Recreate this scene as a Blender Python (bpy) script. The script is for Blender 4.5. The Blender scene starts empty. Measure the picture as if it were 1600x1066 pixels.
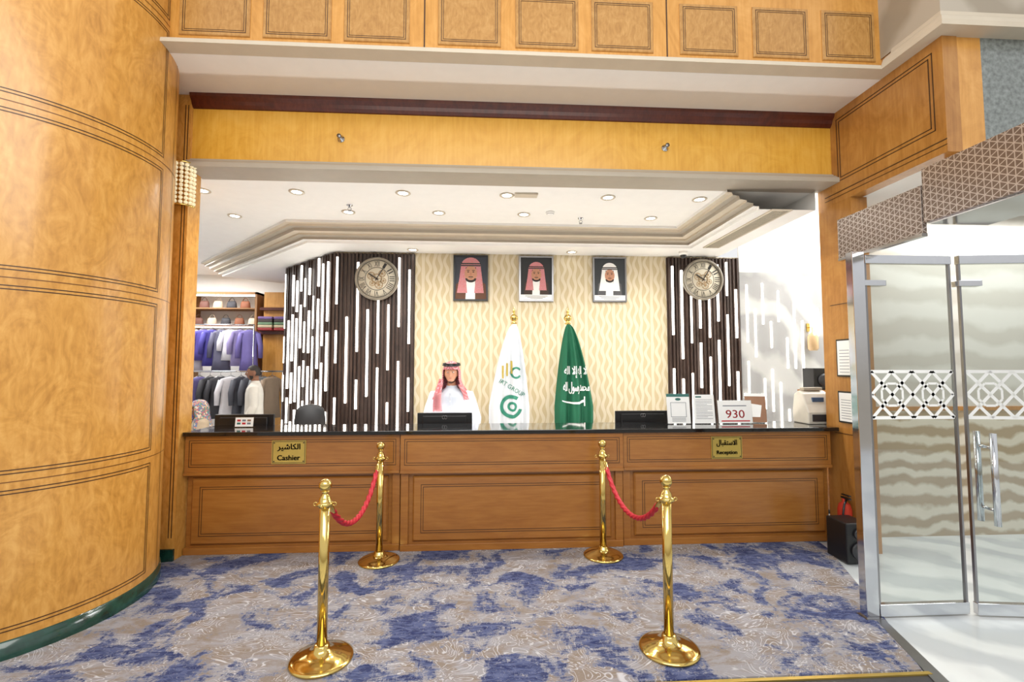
import bpy, bmesh, math, random
from mathutils import Vector, Matrix, Euler
random.seed(7)
SC=bpy.context.scene; COL=SC.collection
pi=math.pi
# ------------------------------------------------------------------ materials
def c(r,g,b):
    def l(v):
        v/=255.0
        return v/12.92 if v<=0.04045 else ((v+0.055)/1.055)**2.4
    return (l(r),l(g),l(b),1)
def base_mat(name):
    m=bpy.data.materials.new(name); m.use_nodes=True
    nt=m.node_tree; b=nt.nodes['Principled BSDF']
    return m,nt,b
def N(nt,t,**k):
    n=nt.nodes.new(t)
    for a,v in k.items(): setattr(n,a,v)
    return n
def math_(nt,op,a,b=None,c_=None):
    n=N(nt,'ShaderNodeMath',operation=op)
    for i,v in enumerate((a,b,c_)):
        if v is None: continue
        if isinstance(v,(int,float)): n.inputs[i].default_value=v
        else: nt.links.new(v,n.inputs[i])
    return n.outputs[0]
def plain(name,col,rough=.5,metal=0,coat=0,var=.06,scale=8,bump=0):
    m,nt,b=base_mat(name)
    b.inputs['Roughness'].default_value=rough; b.inputs['Metallic'].default_value=metal
    b.inputs['Coat Weight'].default_value=coat
    tc=N(nt,'ShaderNodeTexCoord'); n=N(nt,'ShaderNodeTexNoise'); n.inputs['Scale'].default_value=scale; n.inputs['Detail'].default_value=4
    nt.links.new(tc.outputs['Object'],n.inputs['Vector'])
    r=N(nt,'ShaderNodeValToRGB'); r.color_ramp.elements[0].position=.3; r.color_ramp.elements[1].position=.7
    r.color_ramp.elements[0].color=tuple(max(0,x*(1-var)) for x in col[:3])+(1,)
    r.color_ramp.elements[1].color=tuple(min(1,x*(1+var)) for x in col[:3])+(1,)
    nt.links.new(n.outputs['Fac'],r.inputs['Fac']); nt.links.new(r.outputs['Color'],b.inputs['Base Color'])
    if bump:
        bp=N(nt,'ShaderNodeBump'); bp.inputs['Strength'].default_value=bump; nt.links.new(n.outputs['Fac'],bp.inputs['Height']); nt.links.new(bp.outputs['Normal'],b.inputs['Normal'])
    return m
def emit(name,col,s):
    m,nt,b=base_mat(name)
    b.inputs['Base Color'].default_value=col; b.inputs['Emission Color'].default_value=col; b.inputs['Emission Strength'].default_value=s
    return m
def wood(name,ca,cb,cc,scale=(1.6,1.6,1.0),grain=(40,40,2.5),rough=.32,coat=.25,dist=2.2,ns=2.2):
    m,nt,b=base_mat(name)
    tc=N(nt,'ShaderNodeTexCoord')
    mp=N(nt,'ShaderNodeMapping'); mp.inputs['Scale'].default_value=scale
    nt.links.new(tc.outputs['Object'],mp.inputs['Vector'])
    n=N(nt,'ShaderNodeTexNoise'); n.inputs['Scale'].default_value=ns; n.inputs['Detail'].default_value=7; n.inputs['Roughness'].default_value=.62; n.inputs['Distortion'].default_value=dist
    nt.links.new(mp.outputs[0],n.inputs['Vector'])
    mp2=N(nt,'ShaderNodeMapping'); mp2.inputs['Scale'].default_value=grain
    nt.links.new(tc.outputs['Object'],mp2.inputs['Vector'])
    n2=N(nt,'ShaderNodeTexNoise'); n2.inputs['Scale'].default_value=1; n2.inputs['Detail'].default_value=5; n2.inputs['Distortion'].default_value=.6
    nt.links.new(mp2.outputs[0],n2.inputs['Vector'])
    f=math_(nt,'ADD',math_(nt,'MULTIPLY',n.outputs['Fac'],.6),math_(nt,'MULTIPLY',n2.outputs['Fac'],.4))
    r=N(nt,'ShaderNodeValToRGB'); e=r.color_ramp.elements
    e[0].position=.34; e[0].color=ca; e[1].position=.66; e[1].color=cc
    x=e.new(.5); x.color=cb
    nt.links.new(f,r.inputs['Fac']); nt.links.new(r.outputs['Color'],b.inputs['Base Color'])
    b.inputs['Roughness'].default_value=rough; b.inputs['Coat Weight'].default_value=coat; b.inputs['Coat Roughness'].default_value=.15
    return m
W_MAPLE=wood('figured_maple_veneer',c(182,126,52),c(205,148,68),c(220,166,88),ns=3.2,dist=3.4,grain=(34,34,8))
W_BAND=wood('band_maple_veneer',c(192,134,58),c(208,150,72),c(220,164,90))
W_FIELD=wood('panel_field_veneer',c(166,118,58),c(184,136,72),c(198,152,90),ns=5,dist=3,grain=(60,60,14))
W_GOLD=wood('golden_fascia_veneer',c(204,148,44),c(216,162,58),c(224,174,74),rough=.4)
W_SIDE=wood('side_wood_veneer',c(154,102,42),c(172,118,54),c(186,134,68))
W_COUNTER=wood('counter_cherry_veneer',c(142,88,34),c(157,101,42),c(170,114,52),scale=(.5,1,2),grain=(4,30,50),dist=1)
W_DARK=wood('dark_mahogany',c(64,22,12),c(84,32,18),c(98,42,24))
W_SLAT=wood('dark_walnut_slats',c(44,32,27),c(60,44,37),c(74,56,48),rough=.45,coat=0)
INLAY=plain('dark_inlay',c(66,40,20),.4)
INLAY_L=plain('seam_inlay',c(120,76,32),.4)
WHITE=plain('white_plaster',c(242,240,236),.7,var=.015)
CREAM=plain('cream_moulding',c(206,194,174),.5,var=.03)
GREYM=plain('taupe_moulding',c(172,162,146),.5,var=.03)
BLACKSTONE=plain('black_granite',c(14,14,16),.08,coat=.5,var=.3,scale=60)
BLACK=plain('black_plastic',c(20,20,22),.35)
DGREY=plain('dark_grey_plastic',c(52,52,56),.4)
GREEN_MARBLE=plain('green_marble',c(26,60,50),.15,coat=.4,var=.5,scale=12)
GOLD=plain('polished_gold',c(214,186,110),.12,metal=1,var=.05)
GOLD2=plain('brushed_gold_plate',c(206,176,92),.3,metal=.8,var=.08)
CHROME=plain('polished_chrome',c(208,210,214),.09,metal=1,var=.03)
STEEL=plain('brushed_steel',c(150,150,152),.28,metal=1)
LED=emit('led_white',(1,.96,.88,1),5)
LAMP=emit('downlight_lens',(1,.97,.9,1),16)
PAPER=plain('white_paper',c(240,240,238),.6,var=.01)
CLOTH_W=plain('white_thobe_cloth',c(206,213,224),.8,var=.02)
def marble(name,ca,cb,scale=1.5,rough=.12,wavy=False):
    m,nt,b=base_mat(name)
    tc=N(nt,'ShaderNodeTexCoord')
    w=N(nt,'ShaderNodeTexWave'); w.inputs['Scale'].default_value=scale; w.inputs['Distortion'].default_value=7 if not wavy else 5; w.inputs['Detail'].default_value=4; w.inputs['Detail Scale'].default_value=1.4
    w.bands_direction='DIAGONAL' if not wavy else 'Z'
    nt.links.new(tc.outputs['Object'],w.inputs['Vector'])
    r=N(nt,'ShaderNodeValToRGB'); e=r.color_ramp.elements; e[0].position=.25 ; e[1].position=.8
    e[0].color=ca; e[1].color=cb
    nt.links.new(w.outputs['Fac'],r.inputs['Fac']); nt.links.new(r.outputs['Color'],b.inputs['Base Color'])
    b.inputs['Roughness'].default_value=rough
    return m
MARBLE_W=marble('white_floor_marble',c(190,195,198),c(218,222,222),.8)
MARBLE_B=marble('beige_marble',c(186,180,168),c(204,200,190),.9,.1,True)
MARBLE_S=marble('banded_wainscot_marble',c(166,146,116),c(214,204,184),1.8,.12,True)
MARBLE_G=marble('pale_grey_marble',c(150,150,150),c(180,180,178),.7,.1)
STONE=marble('tan_stone',c(160,148,130),c(184,174,158),.6,.3)
GRANITE=plain('grey_green_granite',c(124,130,128),.15,var=.35,scale=30)
def carpet_mat():
    m,nt,b=base_mat('blue_beige_abstract_carpet')
    tc=N(nt,'ShaderNodeTexCoord')
    def noise(sc,scale,det,dist,rough=.6,off=0):
        mp=N(nt,'ShaderNodeMapping'); mp.inputs['Scale'].default_value=sc; mp.inputs['Location'].default_value=(off,off,0); nt.links.new(tc.outputs['Object'],mp.inputs['Vector'])
        n=N(nt,'ShaderNodeTexNoise'); n.inputs['Scale'].default_value=scale; n.inputs['Detail'].default_value=det; n.inputs['Distortion'].default_value=dist; n.inputs['Roughness'].default_value=rough
        nt.links.new(mp.outputs[0],n.inputs['Vector']); return n.outputs['Fac']
    def ramp(f,p0,p1,c0=(0,0,0,1),c1=(1,1,1,1)):
        r=N(nt,'ShaderNodeValToRGB'); r.color_ramp.elements[0].position=p0; r.color_ramp.elements[1].position=p1
        r.color_ramp.elements[0].color=c0; r.color_ramp.elements[1].color=c1; nt.links.new(f,r.inputs['Fac']); return r.outputs['Color']
    def mix(f,a,b_):
        x=N(nt,'ShaderNodeMix',data_type='RGBA'); nt.links.new(f,x.inputs[0])
        for i,v in ((6,a),(7,b_)):
            if isinstance(v,tuple): x.inputs[i].default_value=v
            else: nt.links.new(v,x.inputs[i])
        return x.outputs[2]
    base=ramp(noise((1,1.8,1),3.2,6,1.2,.7),.42,.58,c(130,117,106),c(144,141,144))
    n=noise((1,1.3,1),2.2,3,1.6,.5)
    s=math_(nt,'ABSOLUTE',math_(nt,'SINE',math_(nt,'MULTIPLY',n,70)))
    lines=ramp(s,.08,.42,(1,1,1,1),(0,0,0,1))
    lm=math_(nt,'MULTIPLY',lines,ramp(noise((1,1,1),2.4,3,.8,.6,3),.40,.46))
    col=mix(lm,base,c(186,184,188))
    rag=noise((3,9,1),3.4,9,1.2,.82)
    rag2=noise((11,4,1),2.8,8,1.0,.8,7)
    r2=math_(nt,'ADD',math_(nt,'MULTIPLY',rag,.6),math_(nt,'MULTIPLY',rag2,.4))
    big=noise((1,1.15,1),2.7,3,.8,.55)
    f=math_(nt,'ADD',math_(nt,'MULTIPLY',big,.5),math_(nt,'MULTIPLY',r2,.5))
    pale=ramp(f,.498,.512); col=mix(pale,col,c(122,124,138))
    bl=ramp(f,.520,.530)
    blue=ramp(noise((3,9,1),3.5,5,.8),.42,.58,c(48,55,92),c(84,92,126))
    col=mix(bl,col,blue)
    # pale threads crossing the blue
    th=math_(nt,'MULTIPLY',ramp(math_(nt,'ABSOLUTE',math_(nt,'SINE',math_(nt,'MULTIPLY',noise((1.2,3,1),2.6,3,1.4,.5,5),60))),.0,.22,(1,1,1,1),(0,0,0,1)),.55)
    col=mix(th,col,c(160,160,168))
    nt.links.new(col,b.inputs['Base Color']); b.inputs['Roughness'].default_value=.95
    b.inputs['Specular IOR Level'].default_value=.1
    n3=N(nt,'ShaderNodeTexNoise'); n3.inputs['Scale'].default_value=220; nt.links.new(tc.outputs['Object'],n3.inputs['Vector'])
    bp=N(nt,'ShaderNodeBump'); bp.inputs['Strength'].default_value=.25; nt.links.new(n3.outputs['Fac'],bp.inputs['Height']); nt.links.new(bp.outputs['Normal'],b.inputs['Normal'])
    return m
CARPET=carpet_mat()
def wallpaper():
    m,nt,b=base_mat('cream_wavy_wallpaper')
    tc=N(nt,'ShaderNodeTexCoord'); s=N(nt,'ShaderNodeSeparateXYZ'); nt.links.new(tc.outputs['Object'],s.inputs[0])
    x,z=s.outputs[0],s.outputs[2]
    u=math_(nt,'ADD',math_(nt,'MULTIPLY',x,12.5),math_(nt,'MULTIPLY',math_(nt,'SINE',math_(nt,'MULTIPLY',z,24)),.16))
    colid=math_(nt,'FLOOR',u); fr=math_(nt,'FRACT',u)
    wv=math_(nt,'SINE',math_(nt,'ADD',math_(nt,'MULTIPLY',z,24),math_(nt,'MULTIPLY',colid,2.6)))
    w=math_(nt,'ADD',.22,math_(nt,'MULTIPLY',wv,.16))
    d=math_(nt,'ABSOLUTE',math_(nt,'SUBTRACT',fr,.5))
    f=math_(nt,'LESS_THAN',d,w)
    r=N(nt,'ShaderNodeValToRGB'); r.color_ramp.elements[0].color=c(214,202,176); r.color_ramp.elements[1].color=c(196,179,142)
    nt.links.new(f,r.inputs['Fac']); nt.links.new(r.outputs['Color'],b.inputs['Base Color']); b.inputs['Roughness'].default_value=.6
    return m
WALLP=wallpaper()
def lattice_metal():
    m,nt,b=base_mat('silver_geometric_lattice')
    tc=N(nt,'ShaderNodeTexCoord'); s=N(nt,'ShaderNodeSeparateXYZ'); nt.links.new(tc.outputs['Object'],s.inputs[0])
    y,z=math_(nt,'ADD',s.outputs[1],s.outputs[0]),s.outputs[2]
    K=84
    def line(a,b_):
        t=math_(nt,'ADD',math_(nt,'MULTIPLY',y,a*K),math_(nt,'MULTIPLY',z,b_*K))
        return math_(nt,'LESS_THAN',math_(nt,'ABSOLUTE',math_(nt,'SINE',t)),.22)
    f=math_(nt,'MAXIMUM',math_(nt,'MAXIMUM',line(1,0),line(.5,.866)),line(.5,-.866))
    r=N(nt,'ShaderNodeValToRGB'); r.color_ramp.elements[0].color=c(126,110,100); r.color_ramp.elements[1].color=c(196,186,178)
    nt.links.new(f,r.inputs['Fac']); nt.links.new(r.outputs['Color'],b.inputs['Base Color'])
    b.inputs['Metallic'].default_value=.5; b.inputs['Roughness'].default_value=.25
    return m
LATT=lattice_metal()
def glass_mat(name,tint,lo=.07,hi=.55):
    m=bpy.data.materials.new(name); m.use_nodes=True; nt=m.node_tree; nt.nodes.clear()
    o=N(nt,'ShaderNodeOutputMaterial'); t=N(nt,'ShaderNodeBsdfTransparent'); t.inputs[0].default_value=tint
    g=N(nt,'ShaderNodeBsdfGlossy'); g.inputs['Roughness'].default_value=.02
    f=N(nt,'ShaderNodeLayerWeight')
    k=math_(nt,'ADD',math_(nt,'MULTIPLY',math_(nt,'POWER',f.outputs['Facing'],4),hi),lo)
    mx=N(nt,'ShaderNodeMixShader'); nt.links.new(k,mx.inputs[0]); nt.links.new(t.outputs[0],mx.inputs[1]); nt.links.new(g.outputs[0],mx.inputs[2]); nt.links.new(mx.outputs[0],o.inputs[0])
    return m
GLASS=glass_mat('clear_glass',(.80,.86,.85,1),.14)
ACRYL=glass_mat('clear_acrylic',(.95,.97,.97,1))
CRYSTAL=plain('crystal_beads',c(236,222,190),.1,coat=1,var=.35,scale=60)
b_=CRYSTAL.node_tree.nodes['Principled BSDF']; b_.inputs['Emission Color'].default_value=(1,.8,.5,1); b_.inputs['Emission Strength'].default_value=.3
def check_mat():
    m,nt,b=base_mat('red_white_checked_cloth')
    tc=N(nt,'ShaderNodeTexCoord'); ch=N(nt,'ShaderNodeTexChecker'); ch.inputs['Scale'].default_value=95
    ch.inputs[1].default_value=c(178,44,54); ch.inputs[2].default_value=c(222,180,184)
    nt.links.new(tc.outputs['Object'],ch.inputs['Vector']); nt.links.new(ch.outputs['Color'],b.inputs['Base Color']); b.inputs['Roughness'].default_value=.85
    return m
CHECK=check_mat()
SKIN=plain('skin_light_brown',c(190,136,106),.55,var=.05)
SKIN2=plain('skin_brown',c(126,84,62),.55,var=.05)
HAIR=plain('black_hair',c(30,22,19),.6)
BEARD=plain('dark_brown_beard',c(84,58,46),.7,var=.2,scale=90)
EYEW=plain('eye_white',c(226,222,216),.2,var=.01)
def flat(name,r,g,b): 
    return plain(name,c(r,g,b),.7,var=.04,scale=20)
# ------------------------------------------------------------------ mesh builder
class MB:
    def __init__(s): s.v=[];s.f=[];s.m=[];s.s=[]
    def add(s,vs,fs,m=0,sm=False,mtx=None):
        o=len(s.v)
        for p in vs:
            p=Vector(p)
            if mtx is not None: p=mtx@p
            s.v.append(p[:])
        for f in fs: s.f.append([i+o for i in f]); s.m.append(m); s.s.append(sm)
        return s
    def box(s,x0,x1,y0,y1,z0,z1,m=0,mtx=None):
        vs=[(x,y,z) for z in(z0,z1) for y in(y0,y1) for x in(x0,x1)]
        return s.add(vs,[(0,2,3,1),(4,5,7,6),(0,1,5,4),(2,6,7,3),(0,4,6,2),(1,3,7,5)],m,False,mtx)
    def chbox(s,x0,x1,y0,y1,z0,z1,ch,m=0):
        vs=[(x0,y1,z0),(x1,y1,z0),(x1,y1,z1),(x0,y1,z1),(x0,y0+ch,z0),(x1,y0+ch,z0),(x1,y0+ch,z1),(x0,y0+ch,z1),
            (x0+ch,y0,z0+ch),(x1-ch,y0,z0+ch),(x1-ch,y0,z1-ch),(x0+ch,y0,z1-ch)]
        fs=[(0,3,2,1),(0,1,5,4),(1,2,6,5),(2,3,7,6),(3,0,4,7),(4,5,9,8),(5,6,10,9),(6,7,11,10),(7,4,8,11),(8,9,10,11)]
        return s.add(vs,fs,m)
    def lathe(s,prof,n=32,m=0,mtx=None,sm=True,cap=True):
        vs=[];fs=[]
        for r,z in prof:
            for i in range(n):
                a=2*pi*i/n; vs.append((r*math.cos(a),r*math.sin(a),z))
        for j in range(len(prof)-1):
            for i in range(n):
                k=(i+1)%n; fs.append((j*n+i,j*n+k,(j+1)*n+k,(j+1)*n+i))
        if cap and prof[0][0]>1e-6: fs.append(tuple(range(n))[::-1])
        if cap and prof[-1][0]>1e-6: fs.append(tuple((len(prof)-1)*n+i for i in range(n)))
        return s.add(vs,fs,m,sm,mtx)
    def rings(s,rs,m=0,sm=True,cap=True,closed=True,mtx=None):
        n=len(rs[0]); vs=[p for r in rs for p in r]; fs=[]
        for j in range(len(rs)-1):
            for i in range(n if closed else n-1):
                k=(i+1)%n; fs.append((j*n+i,j*n+k,(j+1)*n+k,(j+1)*n+i))
        if cap and closed: fs.append(tuple(range(n))[::-1]); fs.append(tuple((len(rs)-1)*n+i for i in range(n)))
        return s.add(vs,fs,m,sm,mtx)
    def tube(s,pts,r,n=10,m=0,sm=True,rf=None,mtx=None,closed=False):
        pts=[Vector(p) for p in pts]; L=len(pts)
        R=r if isinstance(r,(list,tuple)) else [r]*L
        rs=[]; up=None
        for i,p in enumerate(pts):
            t=(pts[min(i+1,L-1)]-pts[max(i-1,0)]).normalized()
            if closed: t=(pts[(i+1)%L]-pts[i-1]).normalized()
            if up is None:
                up=Vector((0,0,1)) if abs(t.z)<.9 else Vector((1,0,0))
            a=t.cross(up).normalized(); b=a.cross(t).normalized(); up=b
            rr=[]
            for k in range(n):
                th=2*pi*k/n; q=R[i]*(rf(i,th) if rf else 1)
                rr.append((p+a*math.cos(th)*q+b*math.sin(th)*q)[:])
            rs.append(rr)
        if closed: rs.append(rs[0])
        return s.rings(rs,m,sm,not closed,True,mtx)
    def ell(s,cx,cy,cz,rx,ry,rz,m=0,nu=16,nv=10,mtx=None):
        vs=[(cx,cy,cz+rz)];fs=[]
        for j in range(1,nv):
            ph=pi*j/nv
            for i in range(nu):
                a=2*pi*i/nu; vs.append((cx+rx*math.sin(ph)*math.cos(a),cy+ry*math.sin(ph)*math.sin(a),cz+rz*math.cos(ph)))
        vs.append((cx,cy,cz-rz)); e=len(vs)-1
        for i in range(nu):
            k=(i+1)%nu
            fs.append((0,1+i,1+k)); fs.append((e,1+(nv-2)*nu+k,1+(nv-2)*nu+i))
            for j in range(nv-2): fs.append((1+j*nu+i,1+(j+1)*nu+i,1+(j+1)*nu+k,1+j*nu+k))
        return s.add(vs,fs,m,True,mtx)
    def frame(s,x0,x1,z0,z1,y,w,m,t=.0015):
        s.box(x0,x1,y-t,y+.004,z0,z0+w,m); s.box(x0,x1,y-t,y+.004,z1-w,z1,m)
        s.box(x0,x0+w,y-t,y+.004,z0+w,z1-w,m); s.box(x1-w,x1,y-t,y+.004,z0+w,z1-w,m); return s
    def poly(s,pts,y,m=0,t=.0):
        s.add([(p[0],y,p[1]) for p in pts],[tuple(range(len(pts)))],m); return s
    def disc(s,cx,cz,rx,rz,y,m=0,n=24,a0=0,a1=2*pi):
        pts=[(cx+rx*math.cos(a0+(a1-a0)*i/(n if a1-a0>6.2 else n-1)),cz+rz*math.sin(a0+(a1-a0)*i/(n if a1-a0>6.2 else n-1))) for i in range(n)]
        return s.poly(pts,y,m)
    def mesh(s,name,mats):
        me=bpy.data.meshes.new(name); me.from_pydata(s.v,[],s.f)
        for x in mats: me.materials.append(x)
        me.polygons.foreach_set('material_index',s.m); me.polygons.foreach_set('use_smooth',s.s)
        me.update(); return me
    def obj(s,name,mats,parent=None,loc=(0,0,0),rot=(0,0,0),bevel=0,label=None,cat=None,group=None,kind=None,recalc=True):
        me=s.mesh(name,mats)
        if recalc:
            bm=bmesh.new(); bm.from_mesh(me); bmesh.ops.recalc_face_normals(bm,faces=bm.faces); bm.to_mesh(me); bm.free()
        return mk(name,me,parent,loc,rot,bevel,label,cat,group,kind)
def mk(name,me,parent=None,loc=(0,0,0),rot=(0,0,0),bevel=0,label=None,cat=None,group=None,kind=None):
    o=bpy.data.objects.new(name,me); COL.objects.link(o); o.location=loc; o.rotation_euler=rot
    if parent: o.parent=parent
    if bevel:
        b=o.modifiers.new('bevel','BEVEL'); b.width=bevel; b.segments=2; b.limit_method='ANGLE'
    if label: o['label']=label
    if cat: o['category']=cat
    if group: o['group']=group
    if kind: o['kind']=kind
    return o
def thing(name,loc,label,cat,rotz=0,group=None,rot=None):
    o=bpy.data.objects.new(name,None); COL.objects.link(o); o.location=loc; o.rotation_euler=rot or (0,0,rotz); o.empty_display_size=.1
    o['label']=label; o['category']=cat
    if group: o['group']=group
    return o
def dup(root,loc,rotz=None,label=None):
    n=root.copy(); COL.objects.link(n); n.location=loc
    if rotz is not None: n.rotation_euler=(0,0,rotz)
    if label: n['label']=label
    def rec(src,dst):
        for ch in src.children:
            k=ch.copy(); COL.objects.link(k); k.parent=dst; rec(ch,k)
    rec(root,n); return n
def S(o): o['kind']='structure'; return o
def baked(o):
    dg=bpy.context.evaluated_depsgraph_get(); dg.update()
    me=bpy.data.meshes.new_from_object(o.evaluated_get(dg)); bpy.data.objects.remove(o,do_unlink=True); return me
def remeshed(me,vox,smooth=4):
    o=bpy.data.objects.new('tmp',me); COL.objects.link(o)
    r=o.modifiers.new('r','REMESH'); r.mode='VOXEL'; r.voxel_size=vox
    if smooth:
        q=o.modifiers.new('s','SMOOTH'); q.iterations=smooth; q.factor=.5
    m2=baked(o)
    for p in m2.polygons: p.use_smooth=True
    return m2
# text ---------------------------------------------------------------
def tv(s,w=None,h=None,ext=.0):
    cu=bpy.data.curves.new('t','FONT'); cu.body=s; cu.size=1; cu.resolution_u=3; cu.extrude=0; cu.fill_mode='FRONT'
    o=bpy.data.objects.new('t',cu); COL.objects.link(o); me=baked(o)
    vs=[v.co.copy() for v in me.vertices]; fs=[tuple(p.vertices) for p in me.polygons]
    bpy.data.meshes.remove(me)
    if not vs: return [],[]
    x0=min(v.x for v in vs);x1=max(v.x for v in vs);y0=min(v.y for v in vs);y1=max(v.y for v in vs)
    sx=(w/(x1-x0)) if w else None; sy=(h/(y1-y0)) if h else None
    if sx is None: sx=sy
    if sy is None: sy=sx
    return [((v.x-(x0+x1)/2)*sx,(v.y-(y0+y1)/2)*sy) for v in vs],fs
def text_into(mb,s,cx,cz,y,w=None,h=None,m=0,rot=0,warp=None):
    vs,fs=tv(s,w,h); out=[]
    for a,b in vs:
        X=cx+a*math.cos(rot)-b*math.sin(rot); Z=cz+a*math.sin(rot)+b*math.cos(rot)
        out.append((X,(warp(X,Z) if warp else y),Z))
    mb.add(out,fs,m)
AR={'ا':(0xFE8D,0xFE8E,None,None),'إ':(0xFE87,0xFE88,None,None),'ل':(0xFEDD,0xFEDE,0xFEDF,0xFEE0),'ك':(0xFED9,0xFEDA,0xFEDB,0xFEDC),'ش':(0xFEB5,0xFEB6,0xFEB7,0xFEB8),
'ي':(0xFEF1,0xFEF2,0xFEF3,0xFEF4),'ر':(0xFEAD,0xFEAE,None,None),'س':(0xFEB1,0xFEB2,0xFEB3,0xFEB4),'ت':(0xFE95,0xFE96,0xFE97,0xFE98),'ق':(0xFED5,0xFED6,0xFED7,0xFED8),
'ب':(0xFE8F,0xFE90,0xFE91,0xFE92),'ه':(0xFEE9,0xFEEA,0xFEEB,0xFEEC),'م':(0xFEE1,0xFEE2,0xFEE3,0xFEE4),'ح':(0xFEA1,0xFEA2,0xFEA3,0xFEA4),'د':(0xFEA9,0xFEAA,None,None),'و':(0xFEED,0xFEEE,None,None)}
def arabic(s):
    s=s.replace('لا','\u0001').replace('لإ','\u0002'); out=[]
    T=dict(AR); T['\u0001']=(0xFEFB,0xFEFC,None,None); T['\u0002']=(0xFEF9,0xFEFA,None,None)
    for i,ch in enumerate(s):
        if ch not in T: out.append(ch); continue
        prev=i>0 and s[i-1] in T and T[s[i-1]][2] is not None
        nxt=i<len(s)-1 and s[i+1] in T and T[ch][2] is not None
        f=T[ch]; out.append(chr(f[3] if prev and nxt else f[2] if nxt else f[1] if prev else f[0]))
    return ''.join(out[::-1])
# ------------------------------------------------------------------ camera
cam=bpy.data.cameras.new('camera'); co=bpy.data.objects.new('camera',cam); COL.objects.link(co)
co.location=(0,0,1.69); co.rotation_euler=(math.radians(93.26),0,math.radians(-3.3)); cam.lens=16.2; cam.sensor_width=36; SC.camera=co
# ================================================================== SETTING
S(MB().box(-9,9,-3,11,-.1,0,0).obj('floor',[MARBLE_W]))
CX,CY,RR=-3.41,3.53,.9
cp=[(-3.41,2.51),(2.43,2.53),(2.78,3.25),(3.18,4.2),(3.3,4.75),(-2.70,4.75),(-2.70,4.26)]
cp+=[(CX+.915*math.cos(math.radians(a)),CY+.915*math.sin(math.radians(a))) for a in range(50,-91,-10)]
m=MB(); n=len(cp)
m.add([(x,y,.0) for x,y in cp]+[(x,y,.01) for x,y in cp],[tuple(range(n,2*n)),tuple(range(n))[::-1]]+[(i,(i+1)%n,n+(i+1)%n,n+i) for i in range(n)])
m.obj('carpet',[CARPET],label='blue and beige abstract patterned carpet covering the lobby floor',cat='carpet')
S(MB().box(-3.4,2.45,2.485,2.508,0,.014,0).box(-3.4,2.45,2.2,2.485,0,.006,1).obj('trim_1',[GOLD2,DGREY]))
def cyl_wall():
    mb=MB()
    def arc(r,a0,a1,z0,z1,m,n=48):
        vs=[];fs=[]
        for i in range(n+1):
            a=math.radians(a0+(a1-a0)*i/n)
            vs+= [(CX+r*math.cos(a),CY+r*math.sin(a),z0),(CX+r*math.cos(a),CY+r*math.sin(a),z1)]
        for i in range(n): fs.append((2*i,2*i+2,2*i+3,2*i+1))
        mb.add(vs,fs,m,True)
    arc(RR,-200,100,.0,6.2,0,96)
    zs=[.12,1.02,2.22,3.28,4.40,5.6]
    for z in zs[1:]: arc(RR+.002,-170,60,z-.003,z+.003,1)
    for a,b in zip(zs[:-1],zs[1:]):
        for ins in(.045,.066):
            d=math.degrees((ins-.03)/RR)
            arc(RR+.002,-110+d,10-d,a+ins,a+ins+.006,2); arc(RR+.002,-110+d,10-d,b-ins-.006,b-ins,2)
            arc(RR+.002,10-d-.4,10-d,a+ins,b-ins,2,2)
    arc(RR+.003,21,21.5,0.12,6.2,2,2)
    return mb.obj('wall_left',[W_MAPLE,INLAY_L,INLAY],recalc=False)
S(cyl_wall())
m=MB(); vs=[];fs=[]
for i in range(61):
    a=math.radians(-150+ (230)*i/60)
    for r,z in((RR+.012,0),(RR+.012,.11),(RR,.115)): vs.append((CX+r*math.cos(a),CY+r*math.sin(a),z))
for i in range(60):
    for k in range(2): fs.append((3*i+k,3*i+3+k,3*i+4+k,3*i+1+k))
m.add(vs,fs,0,True); m.box(-2.95,-2.70,4.255,4.275,0,.11,0)
S(m.obj('baseboard_left',[GREEN_MARBLE],recalc=False))
m=MB().box(-3.3,-2.705,4.275,4.45,0,4.2,0)
for x in(-2.90,-2.76,-2.735): m.box(x,x+.007,4.273,4.277,.2,4.1,1)
S(m.obj('wall_left_pier',[W_MAPLE,INLAY]))
m=MB().box(-3.2,3.44,3.68,3.8,4.28,6.2,0)
for x in(-.51,1.53): m.box(x-.005,x+.005,3.676,3.68,4.29,6.2,2)
cols=[(-2.45,-1.90),(-1.80,-1.26),(-1.16,-.63),(-.40,.12),(.24,.77),(.88,1.41),(1.64,2.15),(2.28,2.78),(2.90,3.38)]
for a,b in cols:
    for z0,z1 in((4.34,4.79),(4.95,5.5)):
        m.chbox(a,b,3.668,3.68,z0,z1,.006,1)
        m.frame(a+.004,b-.004,z0+.004,z1-.004,3.6735,.006,2,.002)
        m.frame(a+.028,b-.028,z0+.028,z1-.028,3.668,.005,2)
        m.frame(a+.044,b-.044,z0+.044,z1-.044,3.668,.004,2)
S(m.obj('wall_upper_gallery',[W_BAND,W_FIELD,INLAY]))
def sweep(mb,prof,path,m=0,sm=False):
    P=[Vector(p) for p in path]; rs=[]
    for i,p in enumerate(P):
        ns=[]
        if i>0: d=(P[i]-P[i-1]).normalized(); ns.append(Vector((-d.y,d.x)))
        if i<len(P)-1: d=(P[i+1]-P[i]).normalized(); ns.append(Vector((-d.y,d.x)))
        if len(ns)==2:
            b=(ns[0]+ns[1]).normalized(); b=b/ max(.2,b.dot(ns[0]))
        else: b=ns[0]
        rs.append([(p.x+b.x*o,p.y+b.y*o,z) for o,z in prof])
    mb.rings(rs,m,sm,False,False)
m=MB()
prof=[(0,4.30),(-.02,4.30),(-.03,4.285),(-.06,4.275),(-.09,4.25),(-.115,4.235),(-.12,4.215),(-.12,4.20),(.02,4.20)]
sweep(m,prof,[(-3.2,3.68),(3.44,3.68)],0)
S(m.obj('trim_2',[CREAM],recalc=False))
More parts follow.
